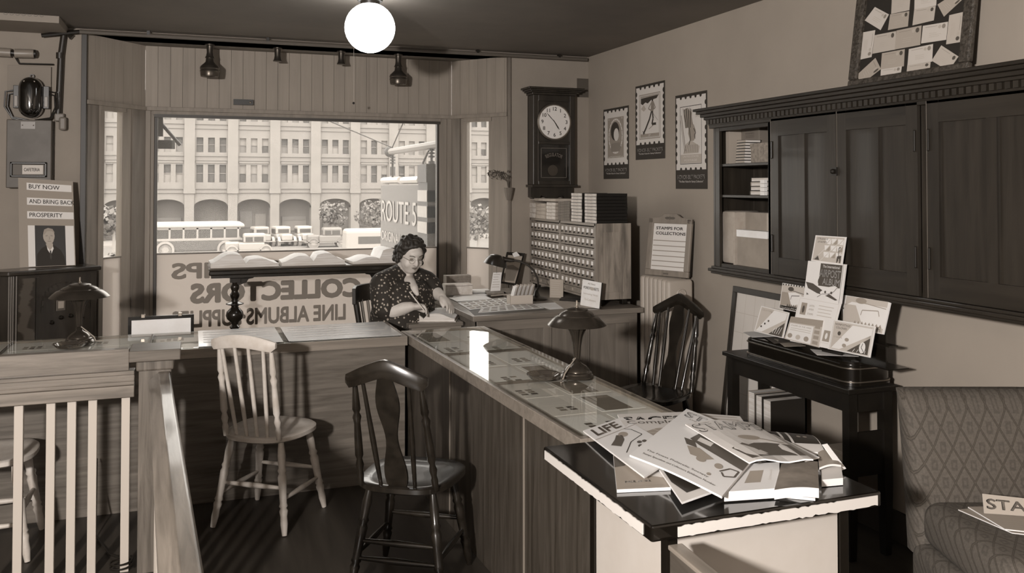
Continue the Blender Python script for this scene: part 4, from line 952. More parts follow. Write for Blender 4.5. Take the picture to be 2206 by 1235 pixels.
pl = [(-hw, zb - .02), (hw, zb - .02), (hw - .0, zb - .10), (hw - .04, zb - .125), (hw - .075, zb - .105), (hw - .09, zb - .085), (hw - .11, zb - .10), (.05, zb - .10), (0, zb - .12), (-.05, zb - .10), (-hw + .11, zb - .10), (-hw + .09, zb - .085), (-hw + .075, zb - .105), (-hw + .04, zb - .125), (-hw, zb - .10)]
bm = bmesh.new(); f = bm.faces.new([bm.verts.new((a, 6.52, b)) for a, b in pl]); r_ = bmesh.ops.extrude_face_region(bm, geom=[f]); [setattr(v, 'co', v.co + Vector((0, .07, 0))) for v in r_['geom'] if isinstance(v, bmesh.types.BMVert)]; k.bm(bm, CK)
k.build('base_bracket', parent=ck)
rad = .134
TD = frame((0, YC, zc_), (1, 0, 0), (0, 0, 1))
k = MB(TD @ RY(0)); k.lathe([(rad + .012, -.01), (rad + .014, .004), (rad + .004, .012), (rad, .006), (rad, -.01)], mat('dial_ring', .5, .3, metal=.7), n=48, cap=False); k.build('bezel', parent=ck, smooth=True)
k = MB(TD); k.lathe([(rad + .004, -.006), (rad + .004, .003)], mat('dial_white', .84, .6), n=48); dl = k.build('dial', parent=ck)
k = MB(TD)
for h_ in range(12):
    a_ = pi / 2 - 2 * pi * (h_ or 12) / 12; k.text(str(h_ or 12), .042, INK, T3(.105 * cos(a_), .105 * sin(a_), .0035), ext=.0002, bold=.0006)
k.build('numerals', parent=ck)
for nm, hr_, L_, w_ in (('hour_hand', 4.88, .075, .005), ('minute_hand', 10.55, .105, .003)):
    a_ = pi / 2 - 2 * pi * hr_ / 12; k = MB(TD @ T3(0, 0, .006) @ RZ(a_)); k.prism([(-.02, -w_ * .5), (L_ * .7, -w_), (L_, 0), (L_ * .7, w_), (-.02, w_ * .5)], 0, .001, INK); k.build(nm, parent=ck)
k = MB()
gx0, gx1, gz0, gz1 = -hw + .07, hw - .07, zb + .055, zm - .04
for (a, b, c, d) in ((gx0, gz0, gx1, gz0 + .004), (gx0, gz1 - .004, gx1, gz1), (gx0, gz0, gx0 + .004, gz1), (gx1 - .004, gz0, gx1, gz1)): k.box((a, YC + .009, b), (c, YC + .0115, d), GILT)
for x in (-hw + .04, hw - .044): k.box((x, YC - .001, zb + .02), (x + .003, YC + .001, zt - .04), GILT)
k.text('REGULATOR', .04, GILT, frame((0, YC + .010, gz1 - .055), (1, 0, 0), (0, 0, 1)), ext=.0003, w=.15, arc=.14, bold=.0008)
k.build('gilt_decoration', parent=ck)
MB().box((-hw + .04, YC + .012, zb + .02), (hw - .04, YC + .014, zm - .01), mat('clock_glass', .10, .1, spec=.8)).build('glass_door', parent=ck)
MB(frame((-.01, YC + .0095, gz0 + .06), (1, 0, 0), (0, 0, 1))).lathe([(.045, 0), (.043, .002), (.0, .0025)], mat('pendulum_bob', .34, .35, metal=.7), n=28).build('pendulum', parent=ck, smooth=True)
# paper patches in the corner, small wall vase with dried leaves
p = Py(1254, 190, 6.595); tag(MB().box((p.x - .045, 6.592, p.z - .075), (p.x + .055, 6.598, p.z + .08), mat('dark_paper_patch', .3, .8)).build('wall_notice'), 'small dark paper patch on the back wall at upper right of the clock', 'notice')
p = Py(1094, 418, 6.53)
vs_ = thing('wall_vase', 'small cone shaped wall vase holding a sprig of dried leaves', 'vase', (p.x + .01, 6.535, p.z)); VM = mat('vase_glaze', .40, .3)
MB().lathe([(.018, -.05), (.03, -.0), (.037, .04), (.040, .05), (.034, .048), (.02, 0)], VM, n=20).build('vase', parent=vs_, smooth=True)
k = MB(); rd = random.Random(5); LF = mat('dried_leaf', .30, .8)
for q in range(5): k.tube([(0, 0, .03), (-.005 * q, -.01, .10), (-.02 - .03 * q, -.03, .15 + .01 * q), (-.06 - .03 * q, -.04, .17)], .002, LF, 5)
for q in range(70):
    b = Vector((-.01 - rd.random() * .17, -.03 + rd.uniform(-.02, .02), .15 + rd.uniform(-.03, .035))); d = Vector((rd.uniform(-1, 1), rd.uniform(-1, 1), rd.uniform(-1, 1))).normalized() * .016; e = d.cross(Vector((rd.random(), rd.random(), 1))).normalized() * .006
    k.add([b - d, b + e, b + d, b - e], [(0, 1, 2, 3)], LF)
k.build('dried_leaves', parent=vs_)

# ------------------------------------------------------------------ utilities on the wall left of the bay
YW = 6.598
def W(px, py, y=YW): return Py(px, py, y)
a = Py(127, 50, 6.15); bx = thing('ceiling_duct', 'pale box duct high on wall with a row of round holes', 'duct', (0, 0, 0)); BXM = mat('duct_paint', .52, .7)
k = MB(); k.box((-1.9, 6.15, a.z), (a.x, 6.598, 2.728), BXM); k.build('duct', parent=bx)
for q in range(7): p = Py(12 + q * 13, 20, 6.149); MB(frame((p.x, 6.149, a.z + .045), (1, 0, 0), (0, 0, 1))).lathe([(.013, 0), (.013, .002), (.009, .002), (.009, 0)], mat('hole_ring', .42, .6), n=16, cap=False).build('ring', parent=bx)
pn = thing('conduit', 'dark vertical conduit pipe at the left side of the bay', 'pipe', (0, 0, 0)); CM = mat('conduit_metal', .17, .4, spec=.6)
p0, p1, p2 = W(138, 70, 6.56), W(131, 120, 6.56), W(125, 255, 6.56)
k = MB(); k.tube([(p0.x + .05, 6.56, 2.66), (p0.x, 6.56, p0.z + .01), p1, p2], .02, CM, 10); k.lathe([(.024, -.02), (.024, .02)], CM, T3(*W(129, 120, 6.56))); k.lathe([(.023, -.02), (.023, .02)], CM, T3(*W(126, 205, 6.56))); k.build('pipe', parent=pn, smooth=True, angle=60)
q = W(128, 262, 6.56); k = MB(T3(*q)); k.bbox((-.03, -.02, -.0), (.03, .03, .055), .008, mat('cast_fitting', .42, .5)); k.bbox((-.0, -.035, -.06), (.045, .01, .03), .012, mat('cast_fitting', .42)); k.build('fitting', parent=pn)
a, b = W(113, 280), W(113, 378); k = MB(); k.box((a.x - .01, 6.56, b.z), (a.x + .012, 6.598, a.z), CM); k.build('switch_rod', parent=pn, bevel=.003)
lf = thing('tubular_lamp_holder', 'pale tubular lamp pair on a dark holder with wire on the upper left wall', 'light fitting', (0, 0, 0)); a, b, c, d = W(-8, 112, 6.54), W(24, 114, 6.54), W(32, 115, 6.54), W(80, 116, 6.54)
MB().tube([a, b], .03, mat('tube_glass', .5, .4), 14).build('lamp_tube', parent=lf, smooth=True, ); k = MB(); k.tube([c, c.lerp(d, .8), c.lerp(d, .88)], [.03, .03, .026], mat('tube_glass', .5, .4), 14); k.build('lamp_tube', parent=lf, smooth=True)
k = MB(); k.tube([b, c], .02, IRON, 10); k.tube([c.lerp(d, .86), c.lerp(d, .95), d], [.028, .026, .012], IRON, 12); k.tube([b.lerp(c, .5), W(36, 128, 6.56), W(41, 137, 6.57), W(115, 139, 6.57)], .006, IRON, 6); k.build('holder', parent=lf, smooth=True)
bd = W(18, 141); be = W(110, 262); BRD = mat('meter_board', .50, .8)
mt = thing('electric_meter', 'glossy black domed electric meter on a wooden board with loop wires', 'meter', (0, 0, 0))
MB().box((bd.x, 6.575, be.z), (be.x, 6.598, bd.z), BRD).build('board', parent=mt, bevel=.002)
mc, mr, mh = W(66, 210, 6.50), (W(93, 210, 6.5).x - W(41, 210, 6.5).x) / 2, (W(66, 165, 6.5).z - W(66, 253, 6.5).z) / 2
k = MB(); GLB = mat('meter_black', .08, .08, spec=.8, coat=.6); rings = []
for yy_, sc in ((.07, .96), (.05, 1), (0, 1), (-.03, .96), (-.055, .82), (-.07, .55), (-.075, .2)):
    ring = []
    for j in range(40):
        a_ = 2 * pi * j / 40; x = mr * cos(a_); z = (mh - mr) * (1 if sin(a_) >= 0 else -1) + mr * sin(a_); ring.append((mc.x + x * sc, mc.y + yy_, mc.z + z * (sc * .5 + .5 if sc < 1 else 1)))
    rings.append(ring)
k.loft(rings, GLB); k.build('dome', parent=mt, smooth=True, angle=50)
k = MB(); q = W(66, 186, 6.43); k.bbox((mc.x - .035, 6.435, mc.z + mh - .065), (mc.x + .035, 6.452, mc.z + mh - .03), .006, mat('meter_window', .66, .4)); k.build('register_window', parent=mt)
for s_ in (-1, 1):
    k = MB(); k.box((mc.x + s_ * mr, 6.52, mc.z - .07), (mc.x + s_ * (mr + .035), 6.575, mc.z + .08), IRON); k.box((mc.x + s_ * (mr + .008), 6.515, mc.z - .06), (mc.x + s_ * (mr + .028), 6.52, mc.z + .01), mat('terminal', .45, .4)); k.build('terminal_block', parent=mt, bevel=.003)
    k = MB(); x = mc.x + s_ * (mr + .03)
    for e in (0, .018): k.tube([(x, 6.54, mc.z + .03 + e), (x + s_ * (.035 + e), 6.54, mc.z + .02 + e), (x + s_ * (.04 + e), 6.54, mc.z - .06), (x + s_ * .01, 6.54, mc.z - mh + .005 - e * .5), (mc.x + s_ * .02, 6.545, mc.z - mh - .012 - e * .4)], .0055, IRON, 7)
    k.build('loop_wire', parent=mt, smooth=True)
MB(frame((mc.x, 6.54, mc.z + mh + .01), (1, 0, 0), (0, 0, 1))).lathe([(.008, -.004), (.014, -.004), (.014, .004), (.008, .004)], IRON, n=16, cap=False).build('lug', parent=mt)
a, b = W(14, 257, 6.50), W(110, 405, 6.50); mbx = thing('fuse_box', 'grey steel fuse box with a small framed label window, below the meter', 'box', (0, 0, 0)); GS = mat('grey_steel', .30, .5, tex='noise', v2=.36, scale=5, spec=.4)
MB().bbox((a.x, 6.50, b.z), (b.x, 6.598, a.z), .005, GS).build('box', parent=mbx)
e, f = W(22, 349, 6.495), W(101, 382, 6.495); k = MB()
for (p_, q_, r_, s_) in ((e.x, e.z - .014, f.x, e.z), (e.x, f.z, f.x, f.z + .014), (e.x, f.z, e.x + .014, e.z), (f.x - .014, f.z, f.x, e.z)): k.bbox((p_, 6.482, q_), (r_, 6.50, s_), .004, IRON)
k.build('window_frame', parent=mbx)
c = Card([(e.x + .014, 6.497, e.z - .014), (f.x - .014, 6.497, e.z - .014), (f.x - .014, 6.497, f.z + .014), (e.x + .014, 6.497, f.z + .014)], .001); c.base(mat('label_dark', .34)); c.rect(.3, .08, .95, .92, mat('label_pale', .74)); c.text('CAFETERIA', .6, .5, .5, .3, INK, bold=.01); c.build('label', parent=mbx)
k = MB(); g, h = W(45, 262, 6.499), W(76, 278, 6.499); k.box((g.x, 6.496, h.z), (h.x, 6.50, g.z), mat('plate_grey', .40, .4)); k.ball((g.x + .01, 6.495, (g.z + h.z) / 2), .004, STEEL); k.ball((h.x - .01, 6.495, (g.z + h.z) / 2), .004, STEEL); k.build('name_plate', parent=mbx)

# ------------------------------------------------------------------ console radio with poster
RD = mat('radio_walnut', .20, .28, tex='noise', v2=.14, scale=12, stretch=(1, 1, .15), coat=.4); RDL = mat('radio_burl', .28, .25, tex='wave', v2=.18, scale=9, stretch=(.25, .25, 1), coat=.4)
ra = R_(29)
rdo = thing('console_radio', 'tall dark walnut console radio with arched panel and knobs at the left', 'radio', (-1.02, 6.10, 0), ra)
RW_, RDp, RH = .50, .20, 1.13
k = MB(); k.box((0, 0, 0), (RW_, RDp, RH - .03), RD); k.box((-.16, .12, 0), (0, RDp, RH - .03), RD); k.prism([(-.16, .12), (-.03, -.0), (0, 0), (0, .2), (-.16, .2)], 0, RH - .03, RD); k.build('cabinet', parent=rdo, bevel=.003)
k = MB(); k.prism([(-.19, .11), (-.04, -.03), (RW_ + .02, -.03), (RW_ + .02, RDp + .01), (-.19, RDp + .01)], RH - .03, RH, RD); k.build('top', parent=rdo, bevel=.008)
k = MB(); k.box((.02, -.006, .1), (.12, 0, RH - .05), RDL); k.build('veneer_panel', parent=rdo)
k = MB()
for x in (-.03, -.018, -.006, .012): k.lathe([(.005, .05), (.005, RH - .03)], mat('reed', .36, .3), T3(x, -.004 + (-.0 if x > 0 else .0), 0), n=8)
k.build('reeded_column', parent=rdo, smooth=True)
k = MB(); k.box((.125, -.008, .05), (.14, .004, RH - .05), RD); k.box((RW_ - .04, -.008, .05), (RW_ - .02, .004, RH - .05), RD)
pts = [(.15 + .155 + .145 * cos(pi * j / 16), .86 + .17 * sin(pi * j / 16)) for j in range(17)]
for (a, b), (c, d) in zip(pts, pts[1:]): k.box((min(a, c) - .004, -.01, min(b, d)), (max(a, c) + .004, .002, max(b, d) + .008), RD)
k.build('arched_moulding', parent=rdo)
k = MB(); k.box((.245, -.012, .86), (.30, -.004, .93), mat('dial_brass', .4, .4, metal=.5)); k.box((.255, -.014, .875), (.29, -.011, .92), PPG); k.build('dial_window', parent=rdo, bevel=.003)
for x, z in ((.22, .79), (.275, .815), (.335, .82), (.40, .80)): MB(T3(x, -.004, z) @ RX(pi / 2)).lathe([(.014, 0), (.014, .008), (.010, .018), (.0, .02)], BLACK, n=16).build('knob', parent=rdo, smooth=True)
# poster leaning on the wall above the radio
def P6(px, py, y): return Py(px, py, y)
c = Card([P6(39, 383, 6.46), P6(157, 391, 6.46), P6(163, 572, 6.33), P6(43, 577, 6.33)], .004); c.base(PPG)
LP_ = mat('placard_pale', .84, .85)
for txt, v, u1, w_ in (('BUY NOW', .09, .97, .56), ('AND BRING BACK', .26, .97, .82), ('PROSPERITY', .415, .99, .6)):
    c.rect(.15, v - .04, u1, v + .042, LP_); c.text(txt, .19 + w_ / 2, v, w_, .048, INK, .002, .004)
c.rect(.155, .535, .985, .995, LP_); c.rect(.28, .535, .83, .995, mat('photo_dark', .13, .6), .0012)
SKN = mat('photo_skin', .62, .8); c.poly([(.30, .995), (.31, .86), (.40, .79), (.50, .76), (.62, .76), (.74, .82), (.80, .90), (.82, .995)], mat('photo_suit', .17, .8), .0016)
c.ell(.53, .655, .105, .088, SKN, .002); c.ell(.535, .69, .085, .06, SKN, .0021); c.poly([(.47, .74), (.60, .74), (.60, .79), (.55, .83), (.50, .80)], SKN, .0019); c.poly([(.49, .775), (.545, .82), (.60, .775), (.61, .80), (.56, .87), (.50, .81)], LP_, .0022); c.poly([(.54, .82), (.565, .82), (.575, .90), (.56, .93), (.54, .90)], INK, .0024)
c.poly([(.43, .62), (.45, .58), (.52, .562), (.60, .575), (.64, .62), (.58, .60), (.50, .60), (.45, .64)], PPG, .0023); c.line([(.47, .655), (.51, .65)], .005, INK2, .0024); c.line([(.56, .65), (.60, .655)], .005, INK2, .0024); c.line([(.535, .66), (.545, .69), (.53, .695)], .003, INK2, .0024); c.line([(.505, .715), (.57, .715)], .004, INK2, .0024)
tag(c.build('placard'), 'placard reading Buy Now And Bring Back Prosperity above a portrait photograph', 'placard')

# ------------------------------------------------------------------ console table at the window with open albums
YT0, YT1, ZT = 6.20, 6.56, 1.095
tx0, tx1 = Py(450, 575, YT0).x, Py(872, 566, YT0).x
TT = mat('ebonised_wood', .12, .25, tex='noise', v2=.16, scale=12, coat=.3)
tt = thing('console_table', 'long dark table with bulbous turned legs carrying open albums before the window', 'table', (tx0, YT0, 0)); Lt = tx1 - tx0
k = MB(); k.bbox((0, 0, ZT - .012), (Lt, YT1 - YT0, ZT), .004, mat('table_top_sheen', .28, .2)); k.bbox((.0, .0, ZT - .045), (Lt, YT1 - YT0, ZT - .013), .008, TT); k.box((.015, .02, ZT - .065), (Lt - .015, YT1 - YT0 - .02, ZT - .045), TT); k.build('tabletop', parent=tt)
lx = Py(506, 640, YT0 + .18).x - tx0
TLg = [(.03, 0), (.055, .02), (.055, .07), (.03, .09), (.042, .25), (.028, .42), (.034, .55), (.022, .62), (.04, .645), (.026, .66), (.036, .675), (.02, .69), (.03, .71), (.052, .73), (.061, .755), (.055, .78), (.036, .80), (.022, .815), (.030, .823), (.060, .832), (.060, .838), (.026, .85), (.022, .865), (.032, .885), (.034, .90), (.024, .915), (.022, .925), (.031, .945), (.030, .96), (.020, .975), (.022, .99)]
for x in (lx, Lt - .13):
    k = MB(T3(x, .18, 0)); k.lathe(TLg, TT, n=24); k.box((-.035, -.035, .985), (.035, .035, ZT - .06), TT); k.build('leg', parent=tt, smooth=True, angle=40)
    k = MB(T3(x, .18, 0)); s_ = 1 if x < 1 else -1
    k.prism([(0, ZT - .06), (s_ * .15, ZT - .06), (s_ * .12, ZT - .085), (s_ * .09, ZT - .09), (s_ * .075, ZT - .115), (s_ * .03, ZT - .13), (0, ZT - .13)], -.015, .015, TT, ax='y'); k.build('corbel', parent=tt)
def open_book(label, p, w_, d_, h_, rz, tilt=0, hl=.5, grp=None, name='open_album', cov=CV[2], cat='book'):
    """open book: w_ total width, d_ height of the leaf, fat page blocks; local y away from reader"""
    t = thing(name, label, cat, p, rz, grp)
    def side(sx, hh, wv):
        n = 9; top = []; 
        for i in range(n):
            f = i / (n - 1); z = hh * (.78 + .38 * sin(pi * min(1, f * 1.15)) ** .8 * (1 - f * .35)) * (1 - .55 * max(0, f - .55) / .45) if True else hh
            if f < .12: z *= f / .12 * .55 + .45
            top.append((sx * f * wv, z + .003))
        rings = []
        for y in (-d_ / 2, d_ / 2): rings.append([(x, y, z) for x, z in top] + [(top[-1][0] , y, .003), (0, y, .003)])
        k = MB(); k.loft(rings, PAGES)
        vs = [(x, y, z + .0006) for y in (-d_ / 2, d_ / 2) for x, z in top]; k.add(vs, [(i, i + 1, n + i + 1, n + i) for i in range(n - 1)], PAPER)
        k.build('page_block', parent=t)
        for rr in range(5):
            pass
    side(-1, h_ * (2 * hl), w_ * .5); side(1, h_ * (2 - 2 * hl), w_ * .5)
    MB().box((-w_ / 2 - .008, -d_ / 2 - .008, -.002), (w_ / 2 + .008, d_ / 2 + .008, .003), cov).build('cover', parent=t)
    return t
for (pl_, pr_, lab, hl, rz) in ((447, 600, 'open album lying at the left end of the window table', .62, .03), (600, 741, 'open album in the middle of the window table', .45, -.02), (748, 868, 'open album at the right end of window table, behind the woman', .3, .04)):
    a, b = Py(pl_, 560, 6.36).x, Py(pr_, 560, 6.36).x
    open_book(lab, ((a + b) / 2, 6.375, ZT + .002), (b - a) * .94, .30, .066, rz, hl=hl)
# white framed board with clips behind the counter, left
a, b = Py(276, 684, 5.62), Py(418, 679, 5.62); fb_ = thing('framed_board', 'white board in thin dark frame with clips standing behind the counter', 'board', (a.x, 5.62, 0)); L_ = b.x - a.x
k = MB(); zt_ = a.z
for (p_, q_, r_, s_) in ((0, zt_ - .02, L_, zt_), (0, .25, .018, zt_ - .02), (L_ - .018, .25, L_, zt_ - .02), (0, .25, L_, .268)): k.box((p_, 0, q_), (r_, .02, s_), BLACK)
k.build('frame', parent=fb_); MB().box((.018, .004, .268), (L_ - .018, .014, zt_ - .02), PAPER).build('board', parent=fb_)
for x in (.07, L_ - .09): MB().box((x, -.004, zt_ - .008), (x + .022, .024, zt_ + .012), STEEL).build('clip', parent=fb_, bevel=.002)
for x in (.02, L_ - .03): MB().box((x, -.01, 0), (x + .01, .03, .25), BLACK).build('foot', parent=fb_)
# ------------------------------------------------------------------ desk
DX0, DX1, DY0, DY1, DZ = 1.65, 2.85, 5.20, 6.56, .84
OAK = woodm('desk_oak', .48, .36, 'z', .45, s=18); OAKX = woodm('desk_oak_top', .50, .38, 'x', .4, s=20, coat=.15)
dk = thing('office_desk', 'large oak desk with panelled front standing before the card cabinet', 'desk', (DX0, DY0, 0)); DW, DD = DX1 - DX0, DY1 - DY0
MB().box((-.0, 0, DZ - .035), (DW, DD, DZ), OAKX).build('desk_top', parent=dk, bevel=.005)
k = MB(); k.box((.03, .035, .10), (DW - .04, .05, DZ - .035), OAK); k.box((.03, .035, .10), (.05, DD - .03, DZ - .035), OAK); k.box((DW - .06, .035, .10), (DW - .04, DD - .03, DZ - .035), OAK)
k.build('body', parent=dk)
k = MB()
for a, b in ((.03, .09), (.48, .54), (.80, .81), (DW - .10, DW - .04)): k.box((a, .022, .10), (b, .036, DZ - .035), OAK)
k.box((.03, .02, DZ - .10), (DW - .04, .036, DZ - .035), OAKX); k.box((.03, .02, .10), (DW - .04, .036, .18), OAKX); k.build('panel_frame', parent=dk, bevel=.003)
for x in (.05, DW - .09):
    for y in (.05, DD - .1): MB().box((x, y, 0), (x + .05, y + .05, .10), OAK).build('foot', parent=dk)
k = MB(); k.box((-.36, .20, DZ - .085), (-.002, .80, DZ - .06), OAKX); k.box((-.34, .215, DZ - .12), (-.01, .24, DZ - .085), OAKX); k.build('pull_out_leaf', parent=dk, bevel=.004)
k = MB(); k.box((-.34, .24, 0), (-.30, .28, DZ - .085), OAK); k.build('leaf_leg', parent=dk)

# card cabinet with labelled drawers
CX0, CX1, CY0, CY1, CZ0, CZ1 = 2.57, 2.838, 5.365, 6.585, .88, 1.398
kc = thing('card_cabinet', 'oak card cabinet with rows of small labelled drawers standing on the desk', 'cabinet', (CX0, CY0, DZ))
OG = mat('oak_end_grain', .56, .5, tex='wood', v2=.38, scale=26, stretch=(1.0, 1.0, .09), detail=8, mix=(.35, .6)); OAKD = woodm('drawer_oak', .52, .42, 'y', .45, s=20)
h0, h1 = CZ0 - DZ, CZ1 - DZ; Wc, Lc = CX1 - CX0, CY1 - CY0
k = MB(); k.box((0.02, 0, h0), (Wc, .02, h1), OG); k.box((0.02, Lc - .02, h0), (Wc, Lc, h1), OG); k.box((.02, 0, h0), (Wc, Lc, h0 + .02), OAKD); k.box((.0, 0, h1 - .018), (Wc, Lc, h1), OAKD); k.box((Wc - .01, 0, h0), (Wc, Lc, h1), OG)
k.box((0, 0, h0), (.025, .018, h1), OAKD); k.box((0, Lc - .018, h0), (.025, Lc, h1), OAKD); k.box((0, Lc / 2 - .012, h0), (.05, Lc / 2 + .012, h1), OAKD); k.box((0, 0, h0), (.04, Lc, h0 + .014), OAKD)
k.box((.045, .02, h0), (.05, Lc - .02, h1), DARK); k.build('carcase', parent=kc, bevel=.0015)
k = MB(); k.box((0.0, -.006, h0), (.055, 0, h1), OG); k.box((Wc - .05, -.006, h0), (Wc, 0, h1), OG); k.box((.055, -.006, h1 - .06), (Wc - .05, 0, h1), OG); k.box((.055, -.006, h0), (Wc - .05, 0, h0 + .05), OG); k.build('end_frame', parent=kc)
for x in (.02, Wc - .06):
    for y in (.01, Lc - .06): MB().box((x, y, 0), (x + .04, y + .05, h0), BLACK).build('foot', parent=kc, bevel=.004)
pitch = .0735; dwid = (Lc - .036 - .024) / 16
LBL = mat('drawer_label', .88, .8)
proto = None
for sct in range(2):
    for r in range(6):
        for c in range(8):
            y = .018 + (sct * (8 * dwid + .024)) + c * dwid; z = h1 - .022 - (r + 1) * pitch
            if proto is None:
                o = MB().box((.004, .0015, .002), (.045, dwid - .0015, pitch - .004), OAKD).build('drawer', parent=kc, loc=(0, y, z), bevel=.001)
                a_ = MB().box((.0, dwid / 2 - .012, .030), (.004, dwid / 2 + .012, .056), LBL).build('label_plate', parent=o)
                b_ = MB(T3(.004, dwid / 2 + .006, .021) @ RY(-pi / 2)).lathe([(.003, 0), (.007, .006), (.006, .010), (0, .011)], IRON, n=10).build('knob', parent=o); proto = o
            else:
                dup_ = proto.copy(); COL.objects.link(dup_); dup_.parent = kc; dup_.location = (0, y, z)
                for ch in (a_, b_): q = ch.copy(); COL.objects.link(q); q.parent = dup_
for sct in range(2):
    for c in range(4):
        y = .018 + (sct * (8 * dwid + .024)) + c * 2 * dwid
        o = MB().box((.004, .0015, h0 + .016), (.045, 2 * dwid - .0015, h1 - .022 - 6 * pitch - .002), OAKD).build('drawer', parent=kc, loc=(0, y, 0), bevel=.001)
        MB().box((0, dwid - .008, h0 + .026), (.004, dwid + .008, h0 + .044), mat('drawer_label_grey', .6)).build('label_plate', parent=o)
# boxes and books piled on the cabinet
def ycat(px): return Px(px, 402, CX0).y
def zpx(px, py, x=CX0): return Px(px, py, x).z
def pile(pa, pb, top, n, w_, page, cov, nm, lab, cat, grp, x0=CX0 + .004, jit=.004, front=None):
    y1, y0 = ycat(pa), ycat(pb) + .003; H = zpx((pa + pb) / 2, top) - CZ1; hh = H / n; rd = random.Random(int(pa))
    pr = None
    for i in range(n):
        loc = (x0 + rd.uniform(0, jit), y0 + rd.uniform(0, jit * .5), CZ1 + i * hh + .0005)
        if pr is None:
            pr = thing(nm, lab, cat, loc, 0, grp); D_y = (y1 - y0) - .006; L0 = w_
            MB().box((.0, .002, .002), (L0 - .004, D_y - .002, hh - .002), page).build('pages' if front is None else 'tray', parent=pr)
            k = MB(); k.box((.002 if front is None else .0, 0, 0), (L0, D_y, .0018), cov); k.box((.002 if front is None else 0, 0, hh - .0028), (L0, D_y, hh - .001), cov); k.box((.003, 0, 0), (L0, .0018, hh - .001), cov); k.build('cover', parent=pr)
        else: dup(pr, loc)
PALEB = mat('pale_box', .80, .8, tex='noise', v2=.70, scale=30); TANB = mat('tan_box', .50, .8, tex='noise', v2=.40, scale=40)
pile(1257, 1283.5, 417, 9, .235, PALEB, mat('black_cover', .09, .5), 'stamp_album', 'black album with white fore edge in the pile at near end of card cabinet', 'book', 'black albums piled on the card cabinet')
pile(1228, 1252, 416, 9, .2, PALEB, mat('black_cover', .09), 'small_album', 'small pale edged album in the second pile from the near end of cabinet', 'book', 'small albums piled second from the near end')
pile(1199, 1226, 434, 12, .18, TANB, CV[1], 'ledger', 'thin brown ledger in the dark pile on the middle of card cabinet', 'book', 'brown ledgers piled on the card cabinet')
pile(1175, 1195, 436, 5, .17, PALEB, CV[3], 'index_box', 'pale index box piled left of the brown ledgers on cabinet', 'box', 'pale index boxes left of the ledgers')
pile(1153, 1174, 438, 4, .17, PAPER2, CV[3], 'card_box', 'greyish card box in the second pile from the far end of cabinet', 'box', 'card boxes second from the far end')
pile(1136, 1152, 437, 3, .17, PALEB, CV[3], 'paper_box', 'pale paper box in the pile at the far end of card cabinet', 'box', 'paper boxes at the far end')
y1, y0, zz = ycat(1137), ycat(1194), zpx(1170, 435) + .004
t = thing('folder', 'long flat pale folder lying across the far piles on the card cabinet', 'folder', (CX0 + .01, y0, zz)); MB().box((0, 0, 0), (.17, y1 - y0, .022), PAPER2).build('folder', parent=t, bevel=.002)

# things on the desk
def desk_sheet(nm, lab, cat, px4, z, m, deco=None, thick=.001):
    c = Card([Pz(a, b, DZ + z) for a, b in px4], thick); c.base(m)
    if deco: deco(c)
    return tag(c.build(nm), lab, cat)
def stampsheet(c):
    for i in range(7):
        for j in range(4): c.rect(.05 + i * .135, .06 + j * .235, .05 + i * .135 + .10, .06 + j * .235 + .13, INK2 if (i + j) % 3 else INK3)
def scrawl(c): c.lines(.08, .9, .1, .9, 8, INK3, .25, .4)
desk_sheet('blotter', 'dark thin folder under papers at the front edge of desk', 'folder', [(1010, 668), (1160, 658), (1180, 668), (1022, 680)], .001, mat('folder_dark', .26, .6))
desk_sheet('stamp_sheet', 'large sheet printed with rows of stamps at the left front of desk', 'paper', [(985, 652), (1088, 641), (1108, 655), (1012, 668)], .004, PAPER, stampsheet)
desk_sheet('stamp_sheet', 'sheet of stamps lying flat right of the large stamp sheet', 'paper', [(1040, 660), (1150, 655), (1172, 664), (1030, 674)], .0025, PAPER, stampsheet)
desk_sheet('paper_sheet', 'blank white sheet lying near the middle front of the desk', 'paper', [(1150, 655), (1205, 651), (1250, 662), (1185, 667)], .002, PAPER)
desk_sheet('paper_sheet', 'creased pale sheet lying before the standing small booklet', 'paper', [(1190, 648), (1250, 650), (1290, 663), (1215, 665)], .0035, PAPER2)
desk_sheet('paper_sheet', 'large white sheet at the left of the desk beside the hand of the woman', 'paper', [(968, 642), (1040, 634), (1060, 644), (985, 650)], .006, PAPER)
desk_sheet('paper_sheet', 'loose letter lying on the left back of the desk', 'paper', [(985, 631), (1040, 628), (1050, 636), (975, 640)], .004, PAPER, scrawl)
desk_sheet('paper_sheet', 'crumpled white paper at the back left of the desk', 'paper', [(1000, 624), (1050, 622), (1062, 630), (990, 631)], .012, PAPER)
for i, (q, z, v) in enumerate((([(1050, 629), (1085, 627), (1092, 633), (1058, 636)], .01, PAPER2), ([(1045, 626), (1080, 624), (1086, 630), (1050, 633)], .022, TANB))):
    desk_sheet('note_pad', ['grey note pad, lower of two behind the stamp sheets', 'brown note pad, upper of two behind the stamp sheets'][i], 'pad', q, z + .01, v, None, .009)
desk_sheet('note_pad', 'tan parcel lying behind the card index box', 'parcel', [(1070, 622), (1128, 618), (1135, 630), (1085, 633)], .02, TANB, None, .018)
p = Pz(1124, 656, DZ); t = thing('card_index', 'white index box crammed with leaning cards on the desk', 'box', (p.x - .085, p.y, DZ), R_(-3))
k = MB(); k.box((0, 0, 0), (.165, .003, .062), WHITE); k.box((0, .08, 0), (.165, .083, .062), WHITE); k.box((0, 0, 0), (.003, .083, .062), WHITE); k.box((.162, 0, 0), (.165, .083, .062), WHITE); k.box((0, 0, 0), (.165, .083, .003), WHITE); k.build('box', parent=t)
for i in range(15):
    m_ = MB(T3(.012 + i * .0095, .008, .008) @ RY(R_(16))); m_.box((0, 0, 0), (.0012, .066, .118 + .006 * (i % 3)), [PAPER, CREAM, PAPER2][i % 3]); m_.build('card', parent=t)
